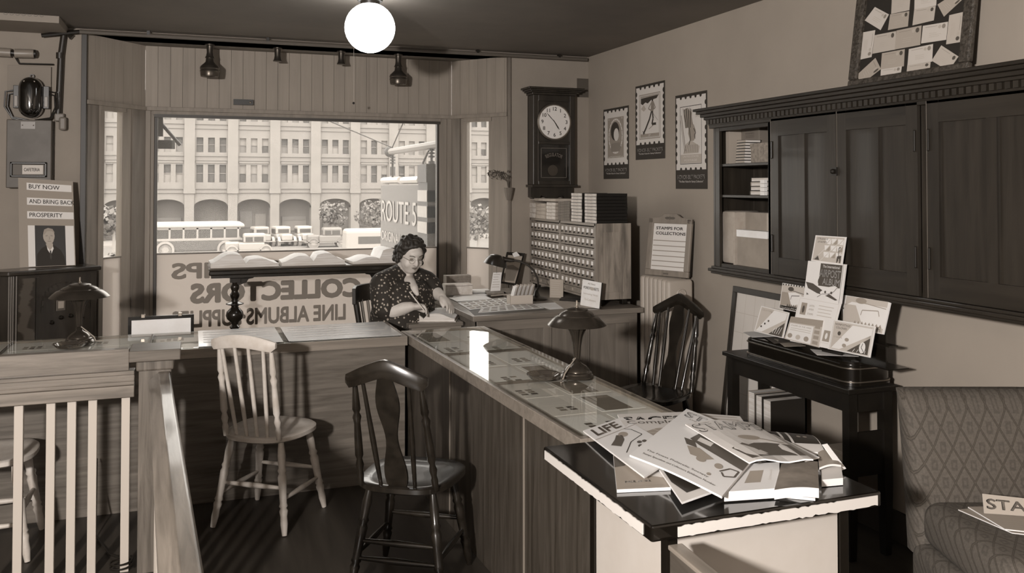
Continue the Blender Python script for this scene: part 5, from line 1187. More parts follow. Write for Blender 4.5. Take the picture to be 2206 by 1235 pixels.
p = Pz(1203, 643, DZ); t = Card([(p.x - .035, p.y + .075, DZ + .135), (p.x + .045, p.y + .015, DZ + .13), (p.x + .03, p.y - .015, DZ + .002), (p.x - .05, p.y + .045, DZ + .002)], .012); t.base(mat('mottled_cover', .62, .8)); t.lines(.1, .9, .08, .9, 7, INK3, .3, .3); tag(t.build('booklet'), 'small thick booklet standing on the desk before the card cabinet', 'booklet')
a, b = Px(1250, 656, 2.49), Px(1291, 663, 2.53); a.z = b.z = DZ + .003; bb = b; up = Vector((.028, .02, .172))
c = Card([a + up, bb + up + Vector((0, 0, -.004)), bb, a], .010); c.base(PAPER, CV[0]); c.text('All New', .5, .12, .4, .07, INK2, bold=.0); c.text('FOREIGN SETS', .5, .29, .8, .11, INK2, bold=.01); c.text('Interesting Values', .5, .53, .75, .09, INK3, bold=0); c.text('To Collectors', .5, .74, .6, .08, INK3); c.ell(.55, .3, .12, .06, WHITE, .002)
tag(c.build('price_booklet'), 'white booklet lettered Foreign Sets standing at the right of the desk', 'booklet')
desk_sheet('flat_book', 'dark thin book lying under the edge of the card cabinet', 'book', [(1210, 640), (1262, 645), (1262, 650), (1205, 645)], .012, CV[0], None, .01)
for i, (a_, b_, c_, d_, m_, lab) in enumerate(((962, 1015, 593, 613, TANB, 'tan wooden box standing at the far left of the desk'), (960, 1018, 611, 627, PALEB, 'long pale box in front of the tan wooden box'))):
    Yb = 6.36 - .12 * i; A, B = Py(a_, d_, Yb), Py(b_, c_, Yb); z0 = DZ + .001; t = thing('file_box', lab, 'box', (A.x, Yb, z0)); MB().box((0, 0, 0), (B.x - A.x, .09, B.z - z0), m_).build('box', parent=t, bevel=.002)
    MB().box((.0, -.002, (B.z - z0) * .8), (B.x - A.x, .0, (B.z - z0) * .84), CV[2]).build('lid_line', parent=t)
A, B = Py(1058, 618, 6.2), Py(1082, 588, 6.2)
c = Card([(A.x + .03, 6.24, B.z), (B.x + .01, 6.24, B.z), (B.x - .03, 6.16, DZ + .03), (A.x - .02, 6.16, DZ + .03)], .002); c.base(PAPER); c.lines(.1, .9, .1, .9, 6, INK3, .2, .3); tag(c.build('note_card'), 'white card propped upright behind the note pads', 'card')
# tilted black tray with prints
a, b, c_, d_ = Py(1092, 543, 6.50), Py(1131, 546, 6.50), Py(1112, 614, 6.36), Py(1078, 608, 6.36)
tr = Card([a, b, c_, d_], .014); tr.base(BLACK); tr.rect(.1, .1, .9, .96, mat('tray_print', .62, .6), .001); tr.poly([(.15, .45), (.5, .40), (.88, .5), (.8, .9), (.3, .92), (.12, .8)], mat('print_tone', .45), .002); tr.poly([(.3, .05), (.5, -.03), (.75, .09), (.45, .16)], PAPER, .003)
tag(tr.build('print_tray'), 'black framed tray with prints propped up behind the desk lamp', 'tray')
# gooseneck lamp
p = Pz(1156, 646, DZ); gn = thing('desk_lamp', 'black gooseneck desk lamp with domed shade on the office desk', 'lamp', (p.x, p.y, DZ))
LB = mat('lamp_black', .15, .3, spec=.6, coat=.2)
k = MB(); k.lathe([(.075, 0), (.078, .01), (.07, .016), (.045, .022), (.025, .03), (.018, .05), (.012, .07)], LB, n=32); k.build('base', parent=gn, smooth=True, angle=40)
def Lp(px, py, dt=0): t_ = (Vector(gn.location) - EYE).dot(FW) + dt; q = EYE + ray(px, py) * t_; return q - Vector(gn.location)
pts = [Vector((0, 0, .06)), Lp(1160, 618), Lp(1158, 600), Lp(1150, 583), Lp(1137, 571), Lp(1120, 563), Lp(1104, 561), Lp(1090, 561)]
k = MB(); k.tube(pts, .0075, LB, 10); k.build('gooseneck', parent=gn, smooth=True)
k = MB(); k.tube([Lp(1108, 561), Lp(1099, 561), Lp(1088, 559), Lp(1082, 558)], [.012, .016, .017, .02], LB, 12); k.build('socket', parent=gn, smooth=True)
sc = Lp(1068, 566); ax = (Lp(1088, 548) - Lp(1058, 580)); k = MB(Matrix.Translation(sc) @ (Vector((.25, -.05, 1)).to_track_quat('Z', 'Y').to_matrix().to_4x4()))
k.lathe([(.085, -.02), (.088, -.018), (.082, .0), (.07, .025), (.048, .048), (.025, .058), (0, .06)], LB, n=36, cap=False); k.lathe([(.084, -.019), (.078, .0), (.066, .023), (.045, .045), (.0, .056)], mat('shade_inside', .6, .4), n=36, cap=False)
k.build('lamp_shade', parent=gn, smooth=True, angle=60)
k = MB(); k.ball(sc + Vector((0, 0, -.005)), .026, mat('bulb', .8, .2)); k.tube([sc + Vector((-.01, -.05, -.02)), sc + Vector((-.012, -.055, -.07))], .0015, IRON, 5); k.build('bulb', parent=gn, smooth=True)

# book the woman writes in
zb_ = DZ - .06
ob = open_book('open ledger on the pull-out leaf under the writing hand', (1.455, 5.60, zb_ + .003), .40, .27, .040, R_(-22), hl=.45, cov=PALEB)

# ------------------------------------------------------------------ radiator and letter board
rdt = thing('radiator', 'pale painted cast iron radiator against the right wall', 'radiator', (2.86, 4.90, 0)); RAD = mat('radiator_paint', .64, .5)
for i in range(7):
    k = MB(); y = i * .056; k.bbox((0.0, y + .003, .08), (.19, y + .053, 1.05), .024, RAD, seg=4)
    k.build('section', parent=rdt, smooth=True, angle=60)
for x in (.02, .15):
    for y in (.01, .345): MB().box((x, y, 0), (x + .025, y + .03, .1), RAD).build('foot', parent=rdt)
k = MB(frame((.095, .0, .96), (1, 0, 0), (0, 0, 1))); k.lathe([(.034, -.004), (.036, .004), (.03, .008), (.026, .004), (.018, .004), (.016, .008), (0, .009)], RAD, n=24); k.build('end_cap', parent=rdt, smooth=True, angle=40)
SF = woodm('sign_frame_wood', .54, .44, 'z', .45, s=20)
BLc, BRc = Vector((2.90, 5.255, 1.053)), Vector((3.035, 4.93, 1.053)); ww = (BRc - BLc).length
TS = frame(BLc, BRc - BLc, Vector((.050, .022, .40))); lb = thing('letter_board', 'wooden framed board reading Stamps For Collections standing on the radiator', 'sign', tuple(BLc)); TSl = T3(*(-BLc)) @ TS
H = .405
k = MB(TSl)
for (a, b, c, d) in ((0, 0, ww, .04), (0, .04, .038, H - .02), (ww - .038, .04, ww, H - .02)): k.box((a, b, -.0), (c, d, .022), SF)
k.prism([(0, H - .055), (ww, H - .055), (ww, H - .02), (ww * .75, H - .012), (ww * .64, H + .012), (ww * .36, H + .012), (ww * .25, H - .012), (0, H - .02)], 0, .022, SF); k.build('frame', parent=lb, bevel=.004)
k = MB(TSl); k.box((.01, .01, -.03), (ww - .01, H - .03, .0), BLACK); k.build('back_box', parent=lb)
c = Card([TSl @ Vector(v) for v in ((.038, H - .055, .010), (ww - .038, H - .055, .010), (ww - .038, .04, .010), (.038, .04, .010))], .002); c.base(mat('letter_board_paper', .84, .8)); c.text('STAMPS FOR', .48, .10, .80, .065, INK, .002, .02); c.text('COLLECTIONS', .52, .21, .88, .065, INK, .002, .02)
for q in range(6): c.rect(.02, .36 + q * .11, .98, .378 + q * .11, mat('groove', .56))
c.build('lettered_panel', parent=lb)
k = MB(TSl); 
for s_ in (-1, 1): k.ball((ww / 2 + s_ * .022, H - .018, .024), (.02, .008, .005), mat('carving', .36)); 
k.ball((ww / 2, H - .018, .026), (.008, .010, .006), mat('carving', .36)); k.box((ww / 2 - .02, .012, .022), (ww / 2 + .02, .022, .024), mat('carving', .36)); k.build('carved_ornament', parent=lb)

# ------------------------------------------------------------------ grid board leaning behind the side table
gb = thing('chart_board', 'large dark framed white board ruled in squares leaning beyond the side table', 'board', (2.945, 4.47, 0))
TG = frame((0, 0, .0), (0, -1, 0), (.12, 0, 1.0)); GW, GH = .52, 1.06
k = MB(TG)
for (a, b, c, d) in ((0, 0, GW, .035), (0, GH - .035, GW, GH), (0, .035, .035, GH - .035), (GW - .035, .035, GW, GH - .035)): k.box((a, b, 0), (c, d, .02), mat('board_frame', .17, .5))
k.build('frame', parent=gb, bevel=.002)
c = Card([TG @ Vector(v) for v in ((.035, GH - .035, .008), (GW - .035, GH - .035, .008), (GW - .035, .035, .008), (.035, .035, .008))], .004); c.base(mat('board_white', .78, .8))
for q in range(1, 5): c.rect(q * .2, 0, q * .2 + .004, 1, INK3, .0008)
for q in range(1, 9): c.rect(0, q * .115, 1, q * .115 + .002, INK3, .0008)
c.build('ruled_panel', parent=gb)

# ------------------------------------------------------------------ side table with base, booklets and books
EB = mat('ebony_paint', .095, .42, tex='noise', v2=.12, scale=14)
sx0, sx1, sy0, sy1, sz = 2.70, 2.98, 3.09, 4.06, .76
st = thing('side_table', 'dark side table with lower shelf against the right wall', 'table', (sx0, sy0, 0)); SW, SL = sx1 - sx0, sy1 - sy0
MB().box((0, 0, sz - .022), (SW, SL, sz), EB).build('tabletop', parent=st, bevel=.003)
k = MB(); k.box((.03, .03, sz - .11), (.045, SL - .03, sz - .022), EB); k.box((.03, .03, sz - .11), (SW - .03, .045, sz - .022), EB); k.box((.03, SL - .045, sz - .11), (SW - .03, SL - .03, sz - .022), EB); k.build('apron', parent=st)
for x in (.02, SW - .065):
    for y in (.02, SL - .065):
        k = MB(); k.loft([[(x + e, y + e, z), (x + .045 - e, y + e, z), (x + .045 - e, y + .045 - e, z), (x + e, y + .045 - e, z)] for z, e in ((0, .006), (.05, .004), (.3, 0), (sz - .022, 0))], EB); k.build('leg', parent=st)
MB().box((.03, .03, .365), (SW - .02, SL - .03, .385), EB).build('shelf', parent=st)
k = MB(); k.box((.04, .03, .385), (SW - .05, .04, .56), EB); k.build('end_panel', parent=st)
zsf = .387
for i, (pa, lab, m_, hh) in enumerate(((1611, 'pale edged tall book at the left on the side table shelf', CV[2], .19), (1627, 'thick book with pale fore edge, second on the side table shelf', CV[0], .185), (1643, 'large black bound book at the right end of the row on the shelf', CV[0], .178))):
    y_ = Px(pa, 402, 2.76).y; y2 = Px(pa + (15, 15, 18)[i], 402, 2.76).y; th_ = y_ - y2 - .002
    t = thing('shelf_book', lab, 'book', (2.755, y2, zsf))
    MB().box((.0, .003, .003), (.20, th_ - .003, hh - .004), PAGES).build('pages', parent=t); k = MB(); k.box((-.004, 0, 0), (.215, .003, hh), m_); k.box((-.004, th_ - .003, 0), (.215, th_, hh), m_); k.box((.205, 0, 0), (.215, th_, hh), m_); k.build('cover', parent=t)
def pamphlets(lab, grp, x, y, n, w_, d_, z0):
    pr = None; rd = random.Random(3)
    for i in range(n):
        loc = (x + rd.uniform(-.004, .004), y + rd.uniform(-.003, .003), z0 + i * .0065); rt = (0, 0, rd.uniform(-.03, .03))
        if pr is None:
            pr = thing('pamphlet', lab, 'booklet', loc, 0, grp); pr.rotation_euler = rt; MB().box((0, 0, 0), (w_, d_, .0056), mat('pamphlet_paper', .66, .9)).build('pamphlet', parent=pr)
        else: dup(pr, loc, rt)
pamphlets('pale pamphlet in the pile left of the near table leg on the shelf', 'pamphlets piled left of the near leg', 2.75, Px(1812, 402, 2.75).y, 11, .16, .12, zsf)
pamphlets('pale pamphlet in the pile right of the near table leg on the shelf', 'pamphlets piled right of the near leg', 2.80, 3.135, 10, .12, .10, zsf)
# rounded black base with chrome bands
bsd = thing('display_case', 'black rounded display case with two chrome bands on the side table', 'display stand', (2.735, 3.12, sz + .001))
def rrect(w_, l_, r, n=8):
    P_ = []
    for cx_, cy_, a0 in ((w_ - r, l_ - r, 0), (r, l_ - r, pi / 2), (r, r, pi), (w_ - r, r, 1.5 * pi)):
        for j in range(n + 1): a_ = a0 + pi / 2 * j / n; P_.append((cx_ + r * cos(a_), cy_ + r * sin(a_)))
    return P_
BW, BL_ = .26, .81
def layer(mb, z0, z1, off, m_): mb.prism([(a - (a - BW / 2) / (BW / 2) * off if 0 else a + (off if a > BW / 2 else -off), b + (off if b > BL_ / 2 else -off)) for a, b in rrect(BW, BL_, .07)], z0, z1, m_)
k = MB(); layer(k, .0, .012, .0, BLACK); layer(k, .012, .092, -.004, BLACK); layer(k, .092, .104, -.012, BLACK); k.build('base', parent=bsd, smooth=True, angle=30)
k = MB(); layer(k, .016, .0205, .0015, STEEL); k.build('chrome_band', parent=bsd, smooth=True, angle=30)
k = MB(); layer(k, .076, .0805, .0015, STEEL); k.build('chrome_band', parent=bsd, smooth=True, angle=30)
rk = thing('display_rack', 'black stepped rack behind the booklets on the display base', 'rack', (0, 0, 0)); zr = sz + .106
ry = lambda px, x: Px(px, 402, x).y
k = MB(); k.box((2.787, ry(1808, 2.78), zr), (2.792, ry(1765, 2.78), 1.40), BLACK); k.box((2.768, ry(1810, 2.78), 1.093), (2.792, ry(1745, 2.78), 1.099), BLACK)
k.box((2.788, ry(1915, 2.8), zr), (2.90, ry(1835, 2.8), zr + .004), BLACK); k.box((2.84, ry(1905, 2.84), zr), (2.846, ry(1840, 2.84), 1.10), BLACK); k.box((2.80, ry(1912, 2.8), .962), (2.85, ry(1830, 2.8), .968), BLACK)
k.box((2.835, ry(1725, 2.84), zr), (2.841, ry(1690, 2.84), 1.10), BLACK); k.box((2.80, ry(1728, 2.8), 1.045), (2.84, ry(1682, 2.8), 1.05), BLACK); k.build('rack', parent=rk)
def booklet(lab, px4, xb, xt, base_m, deco, thick=.004):
    TL, TR, BR, BL = px4
    c = Card([Px(*TL, xt), Px(*TR, xt), Px(*BR, xb), Px(*BL, xb)], thick); c.base(base_m, PAPER); deco(c); return tag(c.build('booklet'), lab, 'booklet')
BKP = mat('booklet_white', .88, .7); BKG = mat('booklet_grey', .72, .75); BKM = mat('booklet_mid', .58, .75); BKD = mat('booklet_dark', .30, .75)
def tri_deco(c, title, fig='giraffe', dark=False):
    c.rect(.04, .04, .96, .96, BKG); c.text(title[0], .27, .12, .36, .07, BKD); 
    if len(title) > 1: c.text(title[1], .27, .24, .3, .07, BKD)
    for i in range(3):
        for j in range(3 - 0):
            x, y = .36 + i * .2 - .0 * j, .10 + j * .25
            if x - .36 + (1 - y) * .2 > -.1: c.poly([(x, y), (x + .17, y), (x + .04, y + .2)], BKP, .001); c.poly([(x + .19, y), (x + .19, y + .2), (x + .07, y + .2)], BKM if (i + j) % 2 else BKP, .001)
    c.line([(.08, .95), (.70, .06)], .006, BKP, .002); c.line([(.3, .95), (.9, .1)], .006, BKP, .002); c.poly([(.07, .93), (.27, .93), (.2, .75)], BKD, .0018)
def d1(c):
    tri_deco(c, ('STRANGE', 'STAMPS')); c.line([(.87, .9), (.86, .6), (.84, .42), (.90, .38)], .014, BKD, .003); c.poly([(.82, .72), (.95, .68), (.94, .95), (.91, .95), (.90, .8), (.86, .8), (.85, .95), (.82, .95)], BKD, .0025); c.ell(.87, .4, .03, .03, BKM, .003)
def d2(c):
    c.rect(.0, .0, 1, 1, BKP, .0003); c.rect(.36, .03, .93, .62, BKD); c.ell(.46, .5, .12, .14, BKD, .001); c.rect(.33, .62, .95, .64, BKP, .0012)
    c.text('The International', .65, .10, .44, .07, BKP, .002); c.text('AIRPOST', .64, .28, .54, .20, BKP, .002, .012); c.text('ALBUM', .69, .49, .44, .17, BKP, .002, .012)
    c.poly([(.02, .56), (.22, .58), (.52, .74), (.50, .84), (.36, .82), (.10, .72)], BKD, .0022); c.poly([(.44, .78), (.60, .64), (.80, .57), (.88, .60), (.80, .72), (.62, .84), (.48, .88)], BKP, .0028); c.line([(.38, .92), (.50, .82), (.66, .80), (.80, .72), (.87, .61)], .006, BKD, .003); c.poly([(.55, .84), (.66, .78), (.92, .92), (.86, .94)], BKD, .0026)
    for u in (.58, .74): c.ell(u, .76, .025, .035, BKD, .0032); c.poly([(.08, .84), (.14, .88), (.08, .9)], BKD, .002)
    c.line([(.96, 0), (.96, 1)], .005, BKD, .002)
def d3(c, txt='10,500 MIXED', faint=False):
    D = BKM if faint else BKD; M = BKG if faint else BKM
    c.rect(.02, .10, .98, .98, BKG if not faint else BKP, .0006); 
    for i in range(9): c.ell(.06 + i * .11, .08, .035, .035, D, .001, 8)
    c.poly([(.06, .14), (.96, .14), (.96, .30), (.2, .28), (.06, .4)], M if faint else BKG, .001); c.ell(.4, .22, .12, .08, D, .0014); c.line([(.42, .26), (.95, .34)], .01, D, .0016)
    c.poly([(.04, .36), (.34, .36), (.5, .8), (.04, .86)], BKG if faint else BKM, .001); c.poly([(.30, .36), (.60, .32), (.86, .38), (.80, .70), (.5, .84)], BKP, .0012); c.line([(.46, .46), (.80, .42), (.84, .56)], .012, D, .0018); c.line([(.46, .46), (.44, .60)], .012, D, .0018)
    for i in range(8): c.poly([(.30 + i * .08, .86), (.34 + i * .08, .76), (.38 + i * .08, .86)], D, .0014)
    c.rect(.03, .86, .97, .98, D if not faint else BKG, .0012); c.text(txt, .5, .92, .86, .09, BKP if not faint else BKM, .002, .01)
def d5(c): c.frame(.03, .03, .97, .9, .004, BKG); c.rect(.10, .12, .24, .38, BKM); c.ell(.17, .26, .03, .08, BKD, .0012); c.text('LATIN', .36, .16, .12, .04, BKM); c.text('AMERI', .36, .24, .12, .04, BKM); c.text('STAMPS', .36, .34, .14, .04, BKM); c.lines(.52, .9, .12, .4, 4, BKG, .2, .3); c.rect(.78, .62, .95, .86, BKM); c.ell(.86, .74, .03, .07, BKP, .002)
def d6(c): c.rect(.03, .03, .97, .97, BKG); c.text('COLLECTORS', .25, .12, .36, .06, BKM); c.poly([(.5, .05), (.96, .05), (.95, .3), (.25, .95), (.05, .95)], BKP, .001); [c.rect(.42 + i * .12, .12 + j * .18, .50 + i * .12, .24 + j * .18, BKM) for i in range(4) for j in range(2)]; c.poly([(.95, .42), (.95, .97), (.5, .97)], BKD, .0014); [c.line([(.62 + i * .07, .9), (.66 + i * .08, .7 - .03 * i)], .012, BKP, .002) for i in range(4)]; [c.ell(.2 + .1 * i, .75 - .13 * i, .03, .04, BKD, .002, 8) for i in range(3)]
def d7(c): c.rect(0, 0, 1, .24, BKM, .0008); c.rect(.04, .28, .76, .96, BKP); c.frame(.03, .26, .77, .97, .005, BKG); c.text('STAMPS OF THE WEEK', .4, .36, .62, .06, BKM); c.lines(.1, .7, .46, .62, 2, BKG); [c.ell(.14 + i * .24, .8, .07, .1, BKG if i % 2 else BKM, .0016) for i in range(3)]; [c.rect(.80, .2 + i * .2, .95, .33 + i * .2, BKM) for i in range(4)]
def d8(c): c.rect(.06, .06, .95, .95, BKG); c.frame(.04, .04, .97, .97, .005, BKM); c.text('NONPOSTAGE', .27, .13, .36, .07, BKD); c.text('COLONIES', .25, .24, .26, .07, BKD); c.ell(.22, .42, .04, .07, BKD, .0015); c.text('STAMPS', .2, .55, .2, .05, BKM); c.poly([(.5, .09), (.95, .09), (.95, .30), (.28, .93), (.08, .93)], BKP, .001); [c.rect(.45 + i * .13, .14 + j * .18, .54 + i * .13, .26 + j * .18, BKM if (i + j) % 2 else BKG) for i in range(4) for j in range(2)]; c.ell(.42, .58, .05, .06, BKM, .0014); c.ell(.38, .78, .05, .06, BKM, .0014); c.poly([(.94, .40), (.94, .94), (.46, .94)], BKD, .0014); c.ell(.80, .74, .07, .18, BKP, .0016); c.line([(.80, .6), (.78, .74), (.84, .86)], .012, BKD, .002); [c.line([(.6 + i * .09, .92), (.64 + i * .08, .82)], .01, BKP, .0018) for i in range(4)]
booklet('booklet of strange stamps with giraffe picture, topmost on the rack', ((1757, 507), (1823, 511), (1814, 571), (1747, 562)), 2.766, 2.778, BKP, d1)
booklet('airpost album with an aeroplane cover standing on the rack', ((1741, 562), (1822, 570), (1811, 655), (1731, 642)), 2.752, 2.764, BKP, d2, .008)
booklet('mixed stamps packet with dark scene at the left of the rack', ((1686, 608), (1738, 614), (1730, 676), (1678, 664)), 2.80, 2.815, BKP, lambda c: d3(c, '10,500 MIXED'))
booklet('wide pale mixed stamps booklet at the right of rack', ((1820, 626), (1921, 640), (1903, 721), (1809, 703)), 2.80, 2.82, BKP, lambda c: d3(c, '10,500 MIXED STAMPS', True), .006)
booklet('tall white pamphlet in the middle of the booklet display', ((1722, 638), (1812, 654), (1787, 752), (1702, 735)), 2.744, 2.752, BKP, d5, .004)
booklet('booklet with triangle picture lowest at the left of display', ((1640, 659), (1700, 674), (1687, 729), (1625, 714)), 2.75, 2.765, BKP, d6)
booklet('grey booklet leaning between the two triangle pictured booklets', ((1704, 682), (1774, 691), (1764, 749), (1689, 730)), 2.736, 2.744, BKG, d7)
booklet('booklet lettered colonies with triangle picture lowest at the right of the display', ((1794, 688), (1886, 704), (1874, 771), (1783, 752)), 2.728, 2.742, BKP, d8)
for i, (q, m_, lab) in enumerate((([(1600, 716), (1640, 713), (1672, 728), (1620, 727)], BKP, 'white leaflet overhanging the left end of display base'), ([(1640, 722), (1690, 728), (1712, 741), (1668, 740)], BKD, 'dark leaflet lying flat before the left booklets'),
                              ([(1668, 730), (1718, 738), (1736, 749), (1690, 747)], BKM, 'grey leaflet lying flat before the middle booklet'), ([(1745, 752), (1800, 757), (1850, 772), (1760, 765)], BKP, 'white leaflet lying flat before the right booklet'))):
    c = Card([Pz(a_, b_, sz + .108 + .002 * i) for a_, b_ in q], .001, curl=lambda u, v: .008 * u * v); c.base(m_); tag(c.build('leaflet'), lab, 'leaflet')

# ------------------------------------------------------------------ upholstered sofa at the right
sf = thing('upholstered_settee', 'diamond patterned upholstered settee half out of frame at the right', 'sofa', (0, 0, 0))
fabm = bpy.data.materials.new('diamond_fabric'); fabm.use_nodes = True
nt = fabm.node_tree; N = nt.nodes; L = nt.links; b_ = N['Principled BSDF']; b_.inputs['Roughness'].default_value = .85
tc = N.new('ShaderNodeTexCoord'); sp_ = N.new('ShaderNodeSeparateXYZ'); L.new(tc.outputs['Object'], sp_.inputs[0])
def mth(op, a, b=None, v=None):
    n = N.new('ShaderNodeMath'); n.operation = op
    if hasattr(a, 'links'): L.new(a, n.inputs[0])
    else: n.inputs[0].default_value = a
    if b is not None:
        if hasattr(b, 'links'): L.new(b, n.inputs[1])
        else: n.inputs[1].default_value = b
    return n.outputs[0]
ax_ = mth('MULTIPLY', sp_.outputs['X'], 14); yz = mth('SUBTRACT', sp_.outputs['Z'], sp_.outputs['Y']); az = mth('MULTIPLY', yz, 9.4)
def trid(s_): f = mth('FRACT', s_); return mth('ABSOLUTE', mth('SUBTRACT', f, .5))
d_a = trid(mth('ADD', ax_, az)); d_b = trid(mth('SUBTRACT', ax_, az)); dm = mth('MAXIMUM', d_a, d_b); mn = mth('MINIMUM', d_a, d_b)
r1 = N.new('ShaderNodeValToRGB'); r1.color_ramp.elements[0].position = .43; r1.color_ramp.elements[1].position = .46; r1.color_ramp.elements[0].color = S(.34); r1.color_ramp.elements[1].color = S(.215)
e_ = r1.color_ramp.elements.new(.485); e_.color = S(.30); L.new(dm, r1.inputs[0])
r2 = N.new('ShaderNodeValToRGB'); r2.color_ramp.elements[0].position = .06; r2.color_ramp.elements[1].position = .12; r2.color_ramp.elements[0].color = (.75, .75, .75, 1); r2.color_ramp.elements[1].color = (1, 1, 1, 1)
dsum = mth('ABSOLUTE', mth('SUBTRACT', mth('ADD', d_a, d_b), .22)); L.new(dsum, r2.inputs[0])
nz = N.new('ShaderNodeTexNoise'); nz.inputs['Scale'].default_value = 140; L.new(tc.outputs['Object'], nz.inputs[0])
mm_ = N.new('ShaderNodeMixRGB'); mm_.blend_type = 'MULTIPLY'; mm_.inputs[0].default_value = 1; L.new(r1.outputs[0], mm_.inputs[1]); L.new(r2.outputs[0], mm_.inputs[2])
mm2 = N.new('ShaderNodeMixRGB'); mm2.blend_type = 'OVERLAY'; mm2.inputs[0].default_value = .35; L.new(mm_.outputs[0], mm2.inputs[1]); L.new(nz.outputs[0], mm2.inputs[2]); L.new(mm2.outputs[0], b_.inputs['Base Color'])
bpn = N.new('ShaderNodeBump'); bpn.inputs['Strength'].default_value = .5; bpn.inputs['Distance'].default_value = .006; L.new(r1.outputs[0], bpn.inputs['Height']); L.new(bpn.outputs[0], b_.inputs['Normal'])
SFc = Vector((2.52, 2.575, 0)); sf.location = SFc; sf.rotation_euler = (0, 0, -YAW + R_(0))
k = MB()
def puff(a, b, r, seg=5): k.bbox(a, b, r, fabm, seg=seg)
rings = []
for z, y, th in ((.30, -.02, .14), (.50, -.012, .14), (.70, .01, .13), (.82, .03, .11), (.865, .045, .08), (.882, .06, .04)):
    o_ = []; w0, w1 = .0 - .014 * ((z - .3) / .58), .50
    for j in range(24):
        a_ = 2 * pi * j / 24; c_, s_ = cos(a_), sin(a_); o_.append(((w0 + w1) / 2 + (w1 - w0) / 2 * (abs(c_) ** .25) * (1 if c_ >= 0 else -1), y + th / 2 * (abs(s_) ** .6) * (1 if s_ >= 0 else -1) - .0, z))
    rings.append(o_)
k.loft(rings, fabm); k.build('back', parent=sf, smooth=True, angle=60)
k = MB(); puff((.015, -.62, .34), (.50, -.05, .505), .06); k.build('seat_cushion', parent=sf, smooth=True, angle=70)
k = MB(); puff((-.01, -.64, .14), (.50, -.02, .35), .05); k.build('seat_base', parent=sf, smooth=True, angle=70)
for x in (.02, .43):
    for y in (-.6, -.03): MB().box((x, y, 0), (x + .05, y + .05, .15), BLACK).build('leg', parent=sf)

# ------------------------------------------------------------------ magazines
MGW = mat('magazine_white', .92, .45, spec=.4); MGC = mat('magazine_cream', .85, .5); MGG = mat('magazine_grey', .62, .5); MGD = mat('magazine_dark', .36, .5); MGK = mat('magazine_ink', .20, .5)
def mag(lab, q, z, m_, deco, thick=.005, curl=None, nm='magazine', zc=None):
    zs_ = zc or (z, z, z, z)
    c = Card([Pz(a_, b_, TZ + s_) for (a_, b_), s_ in zip(q, zs_)], thick, curl or (lambda u, v: .0)); c.base(m_, PAPER); deco(c); return tag(c.build(nm), lab, 'magazine')
rdm = random.Random(9)
def m_life(c):
    c.text('LIFE', .42, .12, .62, .15, MGG, .002, .03); c.line([(.0, .24), (1, .24)], .004, MGG)
    c.poly([(.12, .42), (.3, .36), (.42, .30), (.52, .34), (.45, .42), (.25, .50)], MGD, .0015); c.ell(.55, .33, .1, .05, MGG, .0015); c.line([(.2, .62), (.5, .50), (.85, .46)], .004, MGK, .0015); c.line([(.85, .46), (.80, .30), (.7, .24)], .004, MGK, .0015)
    for u, v in ((.62, .56), (.55, .62), (.72, .58), (.60, .72), (.66, .80)): c.ell(u, v, .05, .025, MGD, .0018, 8)
    c.line([(.35, .95), (.55, .88)], .012, MGD, .0018); c.line([(.45, .80), (.62, .94)], .008, MGD, .0018)
def m_comp(c): c.rect(.0, .0, 1, 1, MGC, .0006); c.text('Complete', .52, .13, .9, .16, MGD, .002, 0); c.poly([(.2, .5), (.45, .35), (.8, .3), (.9, .6), (.6, .8), (.3, .8)], MGG, .0012); [c.line([(.5, .5), (.5 + .3 * cos(i), .5 + .25 * sin(i))], .004, MGC, .0016) for i in range(9)]
def m_orn(c): c.rect(.0, .0, 1, 1, MGC, .0006); c.otext('SAGES', .5, .35, .85, .3, MGK, MGC, .03); c.rect(.05, .7, .95, .72, MGG)
def m_main(c):
    c.otext('STAMPS', .5, .09, .86, .09, MGK, MGW, .025); c.text('A WEEKLY MAGAZINE OF PHILATELY', .45, .165, .6, .02, MGG)
    c.poly([(.40, .30), (.62, .26), (.80, .30), (1.0, .40), (1.0, .56), (.50, .50), (.36, .46)], MGD, .0014); c.rect(.44, .38, .60, .45, MGC, .002); c.poly([(.30, .48), (.42, .47), (.50, .55), (.38, .56)], MGD, .0014); c.poly([(.40, .58), (.52, .54), (.72, .60), (.66, .66), (.50, .68)], MGG, .0016)
    c.ell(.62, .68, .05, .04, MGG, .0018); c.ell(.80, .66, .04, .04, MGG, .0018); c.line([(.84, .72), (.90, .62), (.98, .60), (.98, .70), (.90, .76), (.86, .72)], .007, MGD, .002); c.ell(.78, .82, .02, .02, MGG, .0018)
    c.text('The Finest Philatelic Society', .45, .86, .7, .03, MGD); c.text('Stamps Specialists and Collectors Exhibition Number', .5, .92, .8, .03, MGD)
def m_four(c):
    c.otext('STAMPS', .5, .16, .92, .20, MGK, MGC, .025); c.rect(.02, .30, .98, .33, MGC)
    c.ell(.55, .47, .16, .06, MGG, .0014); c.poly([(.06, .70), (.3, .62), (.36, .66), (.5, .60), (.7, .60), (.98, .66), (.98, .93), (.5, .88), (.3, .93), (.1, .96)], MGD, .0014); c.poly([(.30, .82), (.42, .78), (.48, .84), (.34, .88)], MGC, .002); c.line([(.5, .42), (.95, .62)], .012, MGG, .0012)
def m_paul(c): c.rect(0, 0, 1, .94, MGG, .0006); c.poly([(0, .1), (.3, .04), (.4, .2), (.2, .4), (0, .42)], MGD, .0012); c.poly([(.35, .55), (.6, .45), (1, .5), (1, .8), (.6, .7)], MGC, .001); c.text('PAUL NOHL', .42, .84, .5, .05, MGW, .002, .005)
def m_dark(c): c.poly([(.05, .04), (.95, .04), (.95, .55), (.75, .6), (.7, .85), (.2, .85), (.05, .5)], MGK, .0012); c.poly([(.3, .45), (.6, .3), (.62, .42), (.4, .5)], MGG, .002)
